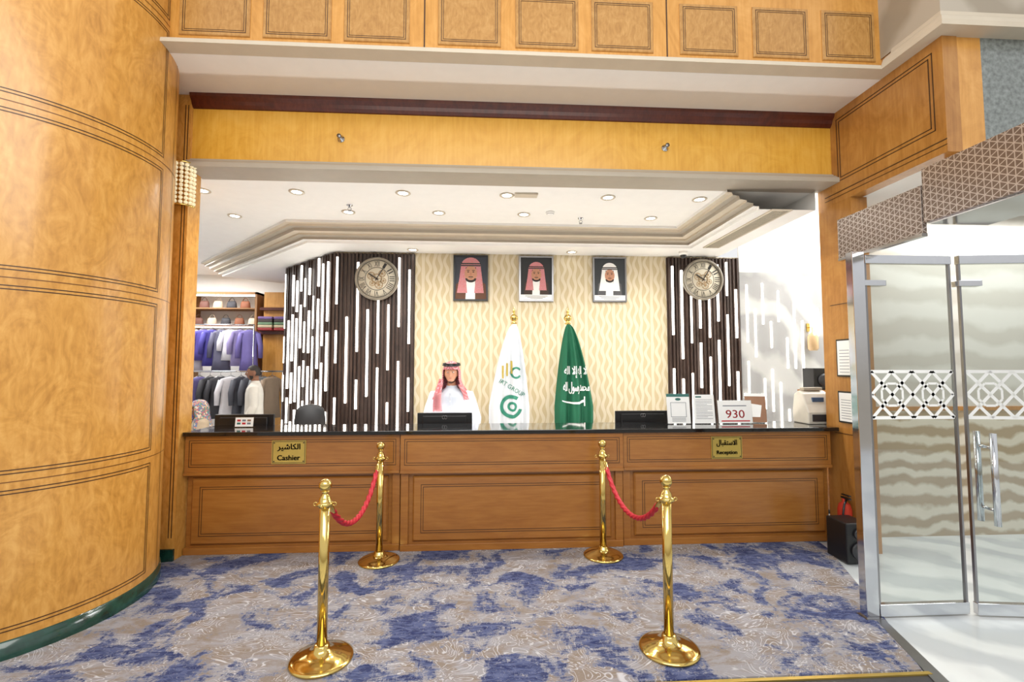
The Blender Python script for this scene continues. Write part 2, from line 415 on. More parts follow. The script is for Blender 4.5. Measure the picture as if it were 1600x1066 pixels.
S(MB().box(-3.3,3.44,3.70,4.32,4.198,4.27,0).obj('ceiling_soffit',[WHITE]))
S(MB().box(-2.705,3.44,4.30,4.46,3.5,4.2,0).obj('wall_fascia',[W_GOLD]))
m=MB(); sweep(m,[(0,4.2),(-.07,4.198),(-.065,4.17),(-.04,4.14),(-.03,4.11),(-.012,4.085),(0,4.08)],[(-2.705,4.30),(3.44,4.30)],0)
S(m.obj('trim_3',[W_DARK],recalc=False))
m=MB(); sweep(m,[(0,3.60),(-.02,3.60),(-.025,3.585),(-.05,3.575),(-.075,3.55),(-.095,3.54),(-.1,3.515),(-.1,3.495),(.2,3.495)],[(-2.72,4.30),(3.44,4.30)],0)
S(m.obj('trim_4',[GREYM],recalc=False))
m=MB().box(3.44,3.56,3.16,4.46,3.3,6.2,0).box(3.441,3.6,4.08,4.5,0,3.6,0)
def sidebox(mb,y0,y1,z0,z1,mt): mb.box(3.437,3.442,y0,y1,z0,z1,mt)
for ins in(.08,.11):
    a,b,z0,z1=3.16+ins,4.3-ins,3.42+ins,4.2-ins
    sidebox(m,a,b,z0,z0+.007,1);sidebox(m,a,b,z1-.007,z1,1);sidebox(m,a,a+.007,z0,z1,1);sidebox(m,b-.007,b,z0,z1,1)
sidebox(m,3.16,4.4,3.395,3.403,1); sidebox(m,3.16,4.4,3.355,3.36,1)
for zz in(1.05,2.3): sidebox(m,4.08,4.39,zz,zz+.006,1)
S(m.obj('wall_right',[W_SIDE,INLAY]))
m=MB(); sweep(m,[(.03,4.38),(-.02,4.38),(-.03,4.34),(-.07,4.31),(-.1,4.28),(-.115,4.24),(-.115,4.2),(.03,4.2)],[(3.44,3.56),(3.44,3.16),(8.5,3.16)],0)
S(m.obj('trim_5',[CREAM],recalc=False))
m=MB().box(3.43,3.5,3.15,3.68,4.37,6.2,0).box(3.5,8.5,3.15,3.22,4.37,6.2,0)
S(m.obj('wall_right_stone',[STONE]))
m=MB().box(3.56,3.76,3.17,3.3,2.9,4.22,0).box(3.76,8.5,3.17,3.3,2.9,4.22,1)
S(m.obj('wall_right_bulkhead',[W_BAND,GRANITE]))
S(MB().box(3.56,8.5,3.3,4.5,3.3,3.36,0).obj('ceiling_hall',[WHITE]))
S(MB().box(3.6,8.5,4.5,4.6,0,3.4,0).box(3.6,8.5,4.47,4.5,0,1.25,1).box(3.6,8.5,4.46,4.5,1.25,1.29,2).obj('wall_hall',[MARBLE_B,MARBLE_S,W_SIDE]))
# reception ceiling
S(MB().box(-8,3.38,4.4,9.6,3.5,3.6,0).obj('ceiling',[WHITE]))
S(MB().box(3.38,6.5,4.6,7,4.2,4.3,0).obj('ceiling_side',[WHITE]))
path=[(-4.9,8.15),(-2.45,5.7),(2.45,5.7),(2.45,4.46)]
m=MB()
sweep(m,[(0,3.5),(0,3.47)],path,1); sweep(m,[(0,3.47),(.05,3.465),(.06,3.44)],path,0)
sweep(m,[(.06,3.44),(.12,3.435),(.13,3.40)],path,2); sweep(m,[(.13,3.40),(.2,3.39),(.2,3.37)],path,0); sweep(m,[(.2,3.37),(.27,3.36),(.27,3.33)],path,2)
sweep(m,[(.27,3.33),(.33,3.33),(.33,3.30),(.36,3.30)],path,1)
S(m.obj('trim_6',[CREAM,WHITE,GREYM],recalc=False))
def offs(path,d):
    P=[Vector(p) for p in path]; out=[]
    for i,p in enumerate(P):
        ns=[]
        if i>0: q=(P[i]-P[i-1]).normalized(); ns.append(Vector((-q.y,q.x)))
        if i<len(P)-1: q=(P[i+1]-P[i]).normalized(); ns.append(Vector((-q.y,q.x)))
        b=(sum(ns,Vector((0,0)))).normalized(); b=b/max(.2,b.dot(ns[0])); out.append((p.x+b.x*d,p.y+b.y*d))
    return out
inn=offs(path,.36); out=[(-3.9,9.0),(-2.0,7.2),(3.38,7.0),(3.38,4.46)]
m=MB(); m.add([(x,y,3.30) for x,y in inn]+[(x,y,3.30) for x,y in out]+[(x,y,3.5) for x,y in out],[(i,i+1,5+i,4+i) for i in range(3)]+[(4+i,5+i,9+i,8+i) for i in range(3)])
S(m.obj('ceiling_dropped',[WHITE],recalc=False))
S(MB().box(-2.10,6.5,6.5,6.62,0,3.3,0).obj('wall_back',[WALLP]))
S(MB().box(3.70,6.5,6.47,6.499,3.08,4.3,1).box(3.70,6.5,6.47,6.499,0,3.08,0).obj('wall_back_marble',[MARBLE_G,WHITE]))
M45=Matrix.Translation((-3.22,7.63,0))@Matrix.Rotation(-pi/4,4,'Z')
S(MB().box(0,1.6,.03,.14,0,3.3,0,M45).obj('wall_back_angled',[W_SLAT]))
S(MB().box(-8,-2.2,9.3,9.4,0,3.5,0).obj('wall_shop',[WHITE]))
S(MB().box(6.4,6.5,4.6,6.46,0,4.2,0).obj('wall_reception_side',[WHITE]))
# ================================================================== slat panels
def slat_panel(loc,rotz,W,H,sp,label,seed,ledw=.022,fin=True,z0=.0,gapmul=1.0,y0=0):
    rnd=random.Random(seed)
    t=thing('slat_panel',loc,label,'wall panel',rotz)
    if fin:
        m=MB().box(0,W,-.02,0,0,H,0)
        n=int(W/.05)
        for i in range(n):
            x=(i+.5)*W/n; d=.03+.014*math.sin(i*1.3)
            m.box(x-.013,x+.013,-.02-d,-.02,0,H,0)
        m.obj('slats',[W_SLAT],t)
    k=int(round(W/sp)); cnt=0
    for i in range(k):
        x=(i+.5)*W/k; z=H-rnd.uniform(.1,.9) if i%2 else H-rnd.uniform(.02,.2)
        while z>.5 and cnt<95:
            L=rnd.choice([.45,.7,.95,1.2])*rnd.uniform(.85,1.1); b=max(.0,z-L)
            MB().box(x-ledw/2,x+ledw/2,-.072 if fin else -.018,-.05 if fin else 0,b,z,0).obj('led_strip',[LED],t)
            cnt+=1; z=b-rnd.uniform(.15,.5)*gapmul
    return t
slat_panel((-2.12,6.499,0),0,1.13,3.28,.14,'dark walnut slatted wall panel with staggered vertical light strips',3,ledw=.025)
slat_panel((2.62,6.499,0),0,1.07,3.28,.133,'dark walnut slatted wall panel with white strips below a clock',5,ledw=.025)
slat_panel((-3.20,7.61,0),-pi/4,1.54,3.28,.14,'angled slatted wall panel densely lit by vertical light strips',9,ledw=.022,gapmul=.6)
slat_panel((3.74,6.469,0),0,1.3,3.0,.12,'slim vertical light bars on pale grey marble wall',12,ledw=.016,fin=False,gapmul=1.8)
# ================================================================== counter
def counter_unit(x0,x1,fy,label,pl,pr):
    t=thing('counter_unit',((x0+x1)/2,4.55,0.01),label,'reception counter',group='reception desk units')
    X0,X1=x0-(x0+x1)/2,x1-(x0+x1)/2; Y=fy-4.55
    m=MB().box(X0,X1,Y+.03,.25,0,1.06,0).box(X0,X1,Y-.005,Y+.03,0,.06,0)
    if pl: m.box(X0,X0+.07,Y,Y+.03,.06,.70,0)
    if pr: m.box(X1-.07,X1,Y,Y+.03,.06,.70,0)
    m.obj('body',[W_COUNTER],t,bevel=.003)
    m=MB().box(X0,X1,Y-.03,Y+.03,.735,1.06,0).box(X0,X1,Y-.045,Y+.03,.71,.735,0)
    for i in(.035,.055): m.frame(X0+i,X1-i,.745+i,1.055-i,Y-.03,.005,1)
    m.obj('apron_panel',[W_COUNTER,INLAY],t)
    a=X0+(.11 if pl else .05); b=X1-(.11 if pr else .05)
    m=MB().chbox(a,b,Y,Y+.03,.085,.675,.014,0)
    for i in(.075,.095): m.frame(a+i,b-i,.085+i,.675-i,Y,.005,1)
    m.obj('lower_panel',[W_COUNTER,INLAY],t)
counter_unit(-2.695,-.785,4.385,'cherry wood counter unit with inlaid panels and a cashier plaque',0,1)
counter_unit(-.775,1.30,4.36,'cherry wood counter unit with inlaid panels behind the rope posts',1,1)
counter_unit(1.31,3.36,4.385,'cherry wood counter unit with inlaid panels and a reception plaque',1,0)
MB().box(-2.695,3.42,4.31,4.84,1.072,1.108,0).box(3.42,3.59,4.51,4.84,1.072,1.108,0).obj('countertop',[BLACKSTONE],bevel=.004,label='long polished black granite countertop over the wooden counter units',cat='countertop')
def plaque(x,z,y,top,bot,label):
    t=thing('sign_plaque',(x,y,z),label,'sign',group='counter name plaques')
    m=MB().box(-.152,.152,-.008,0,-.105,.105,0); m.frame(-.144,.144,-.097,.097,-.008,.004,1)
    for sx in(-1,1):
        for sz in(-1,1): m.disc(sx*.13,sz*.083,.006,.006,-.0105,1,8)
    m.obj('plate',[GOLD2,BLACK],t)
    ma=MB(); me_=MB()
    for dx in(-.0018,0,.0018):
        for dz in(-.001,.001): text_into(me_,bot,dx,-.05+dz,-.0105,w=.2,h=.045); text_into(ma,top,dx,.042+dz,-.0105,w=.2,h=.066)
    ma.obj('arabic_lettering',[BLACK],t,recalc=False); me_.obj('english_lettering',[BLACK],t,recalc=False)
plaque(-1.78,.92,4.354,arabic('الكاشير'),'Cashier','gold plaque reading Cashier in Arabic and English')
plaque(2.315,.92,4.354,arabic('الاستقبال'),'Reception','gold plaque reading Reception in Arabic and English')
# ================================================================== stanchions
def stanchion(loc,label):
    t=thing('stanchion',loc,label,'stanchion',group='gold rope barrier posts')
    MB().lathe([(0,0),(.172,0),(.176,.006),(.174,.014),(.16,.02),(.15,.022),(.135,.032),(.09,.044),(.058,.056),(.046,.07),(.042,.085),(.036,.09)],48).obj('base',[GOLD],t)
    MB().lathe([(.029,.085),(.029,.90)],28).obj('post',[GOLD],t)
    m=MB().lathe([(.029,.86),(.034,.862),(.034,.868),(.045,.872),(.048,.878),(.048,.886),(.043,.892),(.034,.896),(.032,.915),(.026,.925),(.018,.935),(.015,.945),(.024,.950),(.024,.954),(.015,.958)],28)
    for k in range(4):
        a=k*pi/2; cx,cy=.055*math.cos(a),.055*math.sin(a)
        m.tube([(cx+.010*math.cos(b)*math.cos(a),cy+.010*math.cos(b)*math.sin(a),.88+.010*math.sin(b)) for b in [2*pi*i/12 for i in range(12)]],.003,6,closed=True)
    m.obj('collar',[GOLD],t)
    MB().ell(0,0,.0,.037,.037,.037,0,28,18).obj('ball_finial',[GOLD],t,loc=(0,0,.988))
    return t
st=stanchion((-.936,2.81,.01),'polished gold stanchion with ball top and round base, red rope attached')
dup(st,(-.916,4.16,.01)); dup(st,(1.10,2.79,.01)); dup(st,(1.056,4.16,.01))
ROPE=plain('red_braided_rope',c(176,18,38),.6,var=.15,scale=60)
def rope(ax,ay,bx,by,label):
    t=thing('barrier_rope',((ax+bx)/2,(ay+by)/2,.6),label,'rope barrier',group='red barrier ropes')
    A=Vector((ax,ay+.066,.885))-t.location; B=Vector((bx,by-.066,.885))-t.location
    n=150; pts=[]
    a=3.0
    for i in range(n+1):
        u=i/n; s=(math.cosh(a*(u-.5))-math.cosh(a*.5))/(math.cosh(a*.5)-1)
        pts.append(A.lerp(B,u)+Vector((0,0,.29*s)))
    MB().tube(pts[9:-9],.017,18,rf=lambda i,th:1+.2*math.cos(3*th-i*.75)).obj('rope',[ROPE],t)
    for seg in(pts[:12],pts[-12:]):
        MB().tube(seg,[.006]*4+[.016]*8 if seg[0]==pts[0] else [.016]*8+[.006]*4,12).obj('hook',[GOLD],t)
rope(-.936,2.81,-.916,4.16,'red braided rope hanging between two gold posts near the cashier')
rope(1.10,2.79,1.056,4.16,'red braided rope sagging between two gold posts near reception')
# ================================================================== clocks & portraits
CLK=plain('antique_dial_cream',c(214,206,186),.6,var=.06); BRZ=plain('pewter_rim',c(138,130,116),.4,metal=.2); GEAR=plain('bronze_gear',c(168,140,100),.5,var=.1)
def ringxz(m,cx,cz,r0,r1,y,mt=0,n=48,a0=0,a1=2*pi):
    vs=[];fs=[]
    for i in range(n+1):
        a=a0+(a1-a0)*i/n; vs+=[(cx+r0*math.cos(a),y,cz+r0*math.sin(a)),(cx+r1*math.cos(a),y,cz+r1*math.sin(a))]
    for i in range(n): fs.append((2*i,2*i+1,2*i+3,2*i+2))
    m.add(vs,fs,mt)
def clock(x,z,y,label):
    t=thing('wall_clock',(x,y,z),label,'clock',group='round roman numeral clocks')
    R=Matrix.Rotation(pi/2,4,'X')
    MB().lathe([(.24,0),(.295,0),(.3,.01),(.3,.03),(.29,.045),(.27,.045),(.262,.03),(.262,.02)],48,mtx=R,cap=False).obj('rim',[BRZ],t)
    m=MB().lathe([(0,.012),(.266,.012),(.266,.024),(0,.024)],48,mtx=R)
    m.obj('dial',[CLK],t)
    m=MB(); 
    for i,s in enumerate(['XII','I','II','III','IIII','V','VI','VII','VIII','IX','X','XI']):
        a=-i*pi/6
        text_into(m,s,.208*math.sin(-a),.208*math.cos(a),-.027,w=.022+.015*len(s),h=.072,rot=a)
    ringxz(m,0,0,.155,.162,-.026); ringxz(m,0,0,.254,.260,-.026)
    m.obj('numerals',[BLACK],t,recalc=False)
    m=MB()
    for gx,gz,gr in((.0,.0,.07),(.07,.07,.05),(-.075,.04,.055),(.03,-.085,.055),(-.06,-.065,.04),(.09,-.03,.04)):
        ringxz(m,gx,gz,gr*.82,gr,-.029); ringxz(m,gx,gz,gr*.1,gr*.3,-.029,0,16)
        for k in range(3):
            a=k*pi/3+gx*9; m.box(-gr*.8,gr*.8,-.0288,-.028,-.003,.003,0,Matrix.Translation((gx,0,gz))@Matrix.Rotation(a,4,'Y'))
    m.obj('gears',[GEAR],t,recalc=False)
    for L,w,a,nm in((.13,.007,-1.0,'hour_hand'),(.2,.005,.55,'minute_hand')):
        MB().box(-w,w,-.042,-.038,-.03,L,0).obj(nm,[BLACK],t,rot=(0,a,0))
clock(-1.50,2.91,6.42,'round skeleton clock with roman numerals mounted on dark slats')
clock(3.12,2.95,6.42,'round clock with roman numerals mounted on slats beside the doorway')
def portrait(x,z,kind,label):
    t=thing('portrait_frame',(x,6.495,z),label,'picture',group='framed portraits')
    W,H=.245,.325
    m=MB().box(-W,W,-.02,0,-H,H,0); m.frame(-W,W,-H,H,-.02,.022,1,.012); m.obj('frame',[BLACK,STEEL if kind else BLACK],t)
    bgc=[flat('portrait_ground_a',58,62,72),flat('portrait_ground_b',44,46,48),flat('portrait_ground_c',52,56,60)][kind]
    m=MB().poly([(-W+.02,-H+.02),(W-.02,-H+.02),(W-.02,H-.02),(-W+.02,H-.02)],-.0215,0)
    robe=[flat('robe_a',96,62,44),flat('robe_b',66,52,44),flat('robe_c',84,84,86)][kind]
    scarf=[CHECK,CHECK,PAPER][kind]
    zb=-H+.02+(.075 if kind else 0)
    s=1.22 if kind==0 else .98; cz=.03
    y=-.0225
    m.poly([(-.18*s,zb),(.18*s,zb),(.17*s,-.1*s+cz),(.1*s,-.04*s+cz),(-.1*s,-.04*s+cz),(-.17*s,-.1*s+cz)],y,1)
    m.poly([(-.06*s,zb),(.05*s,zb),(.05*s,-.06*s+cz),(-.05*s,-.06*s+cz)],y-.001,4)
    m.poly([(-.16*s,max(zb,-.2*s+cz)),(-.04*s,max(zb,-.2*s+cz)),(-.06*s,0+cz),(-.06*s,.1*s+cz),(-.115*s,.1*s+cz),(-.13*s,-.02*s+cz)],y-.002,2)
    m.poly([(.04*s,max(zb,-.2*s+cz)),(.15*s,max(zb,-.2*s+cz)),(.13*s,-.02*s+cz),(.115*s,.1*s+cz),(.06*s,.1*s+cz),(.06*s,0+cz)],y-.002,2)
    m.disc(0,.1*s+cz,.116*s,.115*s,y-.003,2,24,0,pi)
    m.disc(0,.025*s+cz,.072*s,.095*s,y-.0035,3)
    m.disc(0,-.03*s+cz,.064*s,.048*s,y-.004,5,20,pi,2*pi)
    m.disc(0,-.032*s+cz,.04*s,.018*s,y-.0043,3)
    m.poly([(-.03*s,-.018*s+cz),(.03*s,-.018*s+cz),(.022*s,-.008*s+cz),(-.022*s,-.008*s+cz)],y-.0046,5)
    m.poly([(-.012*s,.0+cz),(.012*s,.0+cz),(.005*s,.04*s+cz),(-.005*s,.04*s+cz)],y-.0046,8)
    m.poly([(-.018*s,-.032*s+cz),(.018*s,-.032*s+cz),(.014*s,-.026*s+cz),(-.014*s,-.026*s+cz)],y-.0048,6)
    for sx in(-1,1):
        m.disc(sx*.03*s,.045*s+cz,.012*s,.006*s,y-.0047,5,10)
        m.poly([(sx*.03*s-.017*s,.06*s+cz),(sx*.03*s+.017*s,.06*s+cz),(sx*.03*s+.014*s,.067*s+cz),(sx*.03*s-.014*s,.067*s+cz)],y-.0047,5)
    for dz in(.112,.135): m.poly([(-.115*s,dz*s+cz),(.115*s,dz*s+cz),(.112*s,(dz+.015)*s+cz),(-.112*s,(dz+.015)*s+cz)],y-.005,7)
    if kind:
        m.poly([(-W+.02,-H+.02),(W-.02,-H+.02),(W-.02,zb),(-W+.02,zb)],y-.006,4)
        for i,(w_,zz) in enumerate(((.16,.052),(.13,.036),(.09,.02))): m.poly([(-w_,-H+.02+zz),(w_,-H+.02+zz),(w_,-H+.025+zz),(-w_,-H+.025+zz)],y-.007,5)
    m.obj('portrait_print',[bgc,robe,scarf,SKIN,PAPER,HAIR,SKIN2,BLACK,flat('nose_shade',182,126,98)],t,recalc=False)
portrait(-.21,2.95,0,'black framed portrait of a bearded person in red checked headscarf')
portrait(.72,2.95,1,'framed portrait of a bearded person in red headscarf with caption strip')
portrait(1.78,2.95,2,'framed portrait of a person in white headscarf and grey robe')
# ================================================================== flags
def flag(x,y,kind,label):
    t=thing('flag',(x,y,0),label,'flag',group='indoor flags on brass poles')
    MB().lathe([(0,0),(.15,0),(.15,.02),(.06,.05),(.025,.09),(.02,.12)],32).obj('stand',[GOLD],t)
    MB().lathe([(.014,.1),(.014,2.3)],14).obj('pole',[GOLD],t)
    m=MB().lathe([(.014,2.24),(.04,2.25),(.04,2.262),(.018,2.27),(.05,2.31),(.052,2.33),(.035,2.36),(.012,2.38),(.02,2.40),(.014,2.43),(.0,2.47)],20)
    m.obj('finial',[GOLD],t)
    zt,zb=2.24,.62
    L=(-.30,.17) if kind==0 else (-.16,.29)
    def bound(z):
        u=(zt-z)/(zt-zb); k=min(1,(u*1.55))**.62
        return L[0]*k-.02,L[1]*k+.02
    def fy(X,Z):
        a,b=bound(Z); w=(X-a)/max(.02,(b-a)); u=(zt-Z)/(zt-zb)
        A=.04*min(1,u*3)+.004
        return -.055-.07*math.sin(pi*min(1,max(0,w)))*min(1,u*2.5+.1)+A*math.sin(2*pi*(2.6*w+.25*u)+kind)+.3*A*math.sin(2*pi*(6*w)+1)
    nu,nv=70,50; vs=[];fs=[]
    for j in range(nv+1):
        z=zt-(zt-zb)*j/nv; a,b=bound(z)
        for i in range(nu+1):
            X=a+(b-a)*i/nu; vs.append((X,fy(X,z),z+(.02*math.sin(9*i/nu) if j>nv-3 else 0)))
    for j in range(nv):
        for i in range(nu): q=j*(nu+1)+i; fs.append((q,q+1,q+nu+2,q+nu+1))
    m=MB(); m.add(vs,fs,0,True)
    cloth=plain('white_flag_cloth',c(212,216,220),.8,var=.02) if kind==0 else plain('green_flag_cloth',c(10,88,60),.8,var=.06)
    m.obj('flag_cloth',[cloth],t,recalc=False)
    warp=lambda X,Z: fy(X,Z)-.010
    m=MB()
    if kind==0:
        gm_=plain('logo_green',c(46,128,104),.7); ym=plain('logo_gold',c(186,164,72),.7)
        def arcstrip(cx,cz,r0,r1,a0,a1,mt,n=30,sq=1):
            v=[];f=[]
            for i in range(n+1):
                a=a0+(a1-a0)*i/n
                for r in(r0,(r0+r1)/2,r1):
                    X=cx+r*math.cos(a);Z=cz+r*sq*math.sin(a); v.append((X,warp(X,Z),Z))
            for i in range(n):
                for k in range(2): q=3*i+k; f.append((q,q+1,q+4,q+3))
            m.add(v,f,mt)
        arcstrip(-.04,1.20,.10,.145,.9,2*pi-.3,0); arcstrip(-.03,1.20,.03,.06,0,2*pi,0)
        arcstrip(.02,1.62,.05,.075,.6,2*pi-.6,0); 
        for k in range(3):
            X=-.16+.055*k; v=[];f=[]
            for i in range(9):
                Z=1.55+.02*i+.03*k; 
                v+=[(X,warp(X,Z),Z),(X+.022,warp(X+.022,Z),Z)]
            for i in range(8): f.append((2*i,2*i+1,2*i+3,2*i+2))
            m.add(v,f,1)
        text_into(m,'IRT GROUP',-.03,1.43,0,w=.36,h=.055,m=0,rot=-.55,warp=warp)
        m.obj('emblem',[gm_,ym],t,recalc=False)
    else:
        for dx in(-.002,.002):
            text_into(m,arabic('لا إله إلا الله'),.07+dx,1.63,0,w=.28,h=.15,warp=warp)
            text_into(m,arabic('محمد رسول الله'),.08+dx,1.43,0,w=.33,h=.15,warp=warp)
        v=[];f=[]
        for i in range(21):
            X=-.1+.3*i/20; zc=1.24+.03*((i/20-.5)*2)**2; h=.006+.012*(i/20)
            v+=[(X,warp(X,zc),zc-h),(X,warp(X,zc),zc+h)]
        for i in range(20): f.append((2*i,2*i+2,2*i+3,2*i+1))
        m.add(v,f)
        m.add([(.185,warp(.185,1.25)-.004,1.20),(.20,warp(.2,1.25)-.004,1.20),(.20,warp(.2,1.25)-.004,1.32),(.185,warp(.185,1.25)-.004,1.32)],[(0,1,2,3)])
        m.obj('inscription',[PAPER],t,recalc=False)
flag(.366,5.9,0,'white flag with green circular logo draped on a brass pole')
flag(1.064,5.9,1,'green flag with white Arabic inscription draped on a brass pole')
# ================================================================== people
def head_verts(dirs):
    out=[]
    g=lambda a,b,s:math.exp(-((a-b)/s)**2)
    for d in dirs:
        x,y,z=d; f=max(0,-y)
        X=.076*x;Y=.096*y;Z=.118*z
        if z<0: k=1-.26*(-z)**1.6; X*=k; Y*=1-.12*(-z)**2 if y<0 else 1-.35*(-z)**1.2
        Y-= f*(.024*g(x,0,.13)*(g(z,-.16,.13)+.55*g(z,.02,.14)))
        Y+= .011*f*(g(x,.34,.17)+g(x,-.34,.17))*g(z,.06,.13)
        Y-= .005*f*g(z,.24,.09)
        Y-= .007*f*g(x,0,.24)*(g(z,-.43,.05)+g(z,-.54,.05))
        Y-= .010*f*g(x,0,.25)*g(z,-.84,.13)
        out.append(Vector((X,Y,Z)))
    return out
def icodirs(sub=5):
    bm=bmesh.new(); bmesh.ops.create_icosphere(bm,subdivisions=sub,radius=1)
    d=[v.co.copy().normalized() for v in bm.verts]; f=[tuple(v.index for v in q.verts) for q in bm.faces]; bm.free(); return d,f
ID,IF=icodirs()
HV=head_verts(ID)
def patch(mb,test,off,H,m=0):
    idx={};vs=[];fs=[]
    for f in IF:
        if all(test(*ID[i]) for i in f):
            for i in f:
                if i not in idx: idx[i]=len(vs); vs.append(H@(HV[i]*(1+off)))
            fs.append(tuple(idx[i] for i in f))
    mb.add(vs,fs,m,True)
def body_mesh(J,E,H,hands,name,skin):
    names=list(J); me=bpy.data.meshes.new('b'); me.from_pydata([J[k][0] for k in names],[(names.index(a),names.index(b)) for a,b in E],[])
    o=bpy.data.objects.new('b',me); COL.objects.link(o)
    sk=o.modifiers.new('s','SKIN'); 
    for i,k in enumerate(names):
        r=J[k][1]; me.skin_vertices[0].data[i].radius=(r,r) if not isinstance(r,tuple) else r
    me.skin_vertices[0].data[0].use_root=True
    sub=o.modifiers.new('u','SUBSURF'); sub.levels=2
    bme=baked(o)
    mb=MB(); mb.add([v.co for v in bme.vertices],[tuple(p.vertices) for p in bme.polygons],0,True)
    mb.add([H@v for v in HV],IF,0,True)
    for sx in(-1,1): mb.ell(sx*.076,.008,-.005,.012,.02,.032,0,12,8,mtx=H)
    for wrist,dirv,side in hands:
        w=Vector(wrist); d=Vector(dirv).normalized(); s_=Vector(side).normalized(); nrm=d.cross(s_)
        B=Matrix((s_,nrm,d)).transposed().to_4x4(); B.translation=w
        mb.ell(0,0,.045,.042,.017,.055,0,14,10,mtx=B)
        for k,(ox,L) in enumerate(((-.03,.062),(-.010,.075),(.010,.07),(.029,.055))):
            mb.tube([(ox,0,.075),(ox*1.1,.0,.09+L*.3),(ox*1.15,.012,.09+L*.7),(ox*1.15,.03,.09+L)],[.0095,.009,.0085,.007],8,mtx=B)
        mb.tube([(-.03,.0,.02),(-.052,.01,.045),(-.058,.022,.075)],[.012,.011,.009],8,mtx=B)
    me=remeshed(mb.mesh(name,[skin]),.0055,2); me.name=name
    return me
def face_parts(parent,H,beard=True,hair=False,bm_=None):
    for sx in(-1,1):
        MB().ell(sx*.027,-.0795,.008,.0130,.0090,.0062,0,14,10,mtx=H).obj('eye',[EYEW],parent)
        MB().ell(sx*.027,-.0872,.008,.0048,.003,.0050,0,12,8,mtx=H).obj('iris',[HAIR],parent)
    m=MB(); patch(m,lambda x,y,z: y<-.3 and abs(abs(x)-.36)<.19 and .24<z<.295,.012,H); m.obj('eyebrows',[HAIR],parent)
    m=MB(); patch(m,lambda x,y,z: y<-.5 and abs(x)<.25 and -.56<z<-.42,.010,H); m.obj('lips',[plain('lips',c(168,100,90),.5)],parent)
    if beard:
        m=MB(); patch(m,lambda x,y,z: (y<.05 and z<-.74) or (y<.05 and abs(x)>.52+.6*(z+.74) and z<-.3 and y>-.7) or (abs(x)<.24 and -.40<z<-.345 and y<-.5),.010,H); m.obj('beard',[bm_ or BEARD],parent)
    if hair:
        m=MB(); patch(m,lambda x,y,z: z>.5 or (y>-.15 and z>-.35 and not(abs(x)>.93)) or (y>-.45 and z>.3),.06,H); m.obj('hair',[HAIR],parent)
def ellring(cx,cy,z,rx,ry,n=32,ruf=0,k=9):
    return [(cx+(rx+ruf*math.sin(k*2*pi*i/n))*math.cos(2*pi*i/n),cy+(ry+ruf*math.sin(k*2*pi*i/n))*math.sin(2*pi*i/n),z) for i in range(n)]
EST=[('pelvis','belly'),('belly','chest'),('chest','neck'),('neck','skull')]
for s_ in 'lr': EST+=[('chest','sh'+s_),('sh'+s_,'el'+s_),('el'+s_,'wr'+s_),('wr'+s_,'pa'+s_),('pelvis','hp'+s_),('hp'+s_,'kn'+s_),('kn'+s_,'an'+s_),('an'+s_,'to'+s_)]
def standing(elb=(.27,.03,1.10),wri=(.255,-.07,.87)):
    J={'pelvis':((0,0,.96),.12),'belly':((0,0,1.12),.11),'chest':((0,0,1.30),.12),'neck':((0,.01,1.45),.055),'skull':((0,.0,1.56),.055)}
    for s_,q in(('l',-1),('r',1)):
        J['sh'+s_]=((q*.17,.01,1.38),.055); J['el'+s_]=((q*elb[0],elb[1],elb[2]),.04); J['wr'+s_]=((q*wri[0],wri[1],wri[2]),.027); J['pa'+s_]=((q*wri[0],wri[1]-.01,wri[2]-.03),.024)
        J['hp'+s_]=((q*.095,0,.88),.085); J['kn'+s_]=((q*.1,-.01,.48),.055); J['an'+s_]=((q*.1,.02,.09),.04); J['to'+s_]=((q*.11,-.14,.035),.035)
    return J
def thobe(parent,mat,J,name='thobe'):
    mb=MB()
    mb.rings([ellring(0,y,z,rx,ry) for z,y,rx,ry in((.14,.0,.26,.17),(.4,0,.235,.155),(.7,0,.21,.14),(.95,0,.19,.13),(1.15,0,.18,.125),(1.28,0,.195,.125),(1.36,.0,.195,.11),(1.405,.005,.165,.09),(1.435,.01,.10,.075),(1.455,.01,.066,.064),(1.485,.008,.060,.060))])
    for s_ in 'lr':
        a=Vector(J['sh'+s_][0]);b=Vector(J['el'+s_][0]);w=Vector(J['wr'+s_][0]); q=-1 if s_=='l' else 1
        mb.tube([(q*.12,.01,1.37),a+Vector((q*.02,0,-.015)),a.lerp(b,.5)+Vector((q*.01,0,0)),b,b.lerp(w,.5),w+Vector((0,0,.01))],[.06,.074,.066,.058,.052,.05],16)
    me=remeshed(mb.mesh(name,[mat]),.010,3); return mk(name,me,parent)
P=thing('person',(-.388,5.35,0),'person in white thobe and red checked headscarf behind the counter','person',rotz=-.05)
Hm=Matrix.Translation((0,-.02,1.625))@Matrix.Scale(1.05,4)
J=standing((.285,.03,1.10),(.27,-.07,.87))
me=body_mesh(J,EST,Hm,[((-.27,-.07,.87),(0,-.12,-1),(0,1,0)),((.27,-.07,.87),(0,-.12,-1),(0,1,0))],'body',SKIN); mk('body',me,P)
face_parts(P,Hm)
thobe(P,CLOTH_W,J)
m=MB().box(-.012,.012,-.128,-.118,1.16,1.40,0)
for k in range(4): m.ell(0,-.13,1.2+.055*k,.006,.003,.006,1,8,6)
m.obj('placket',[CLOTH_W,PAPER],P)
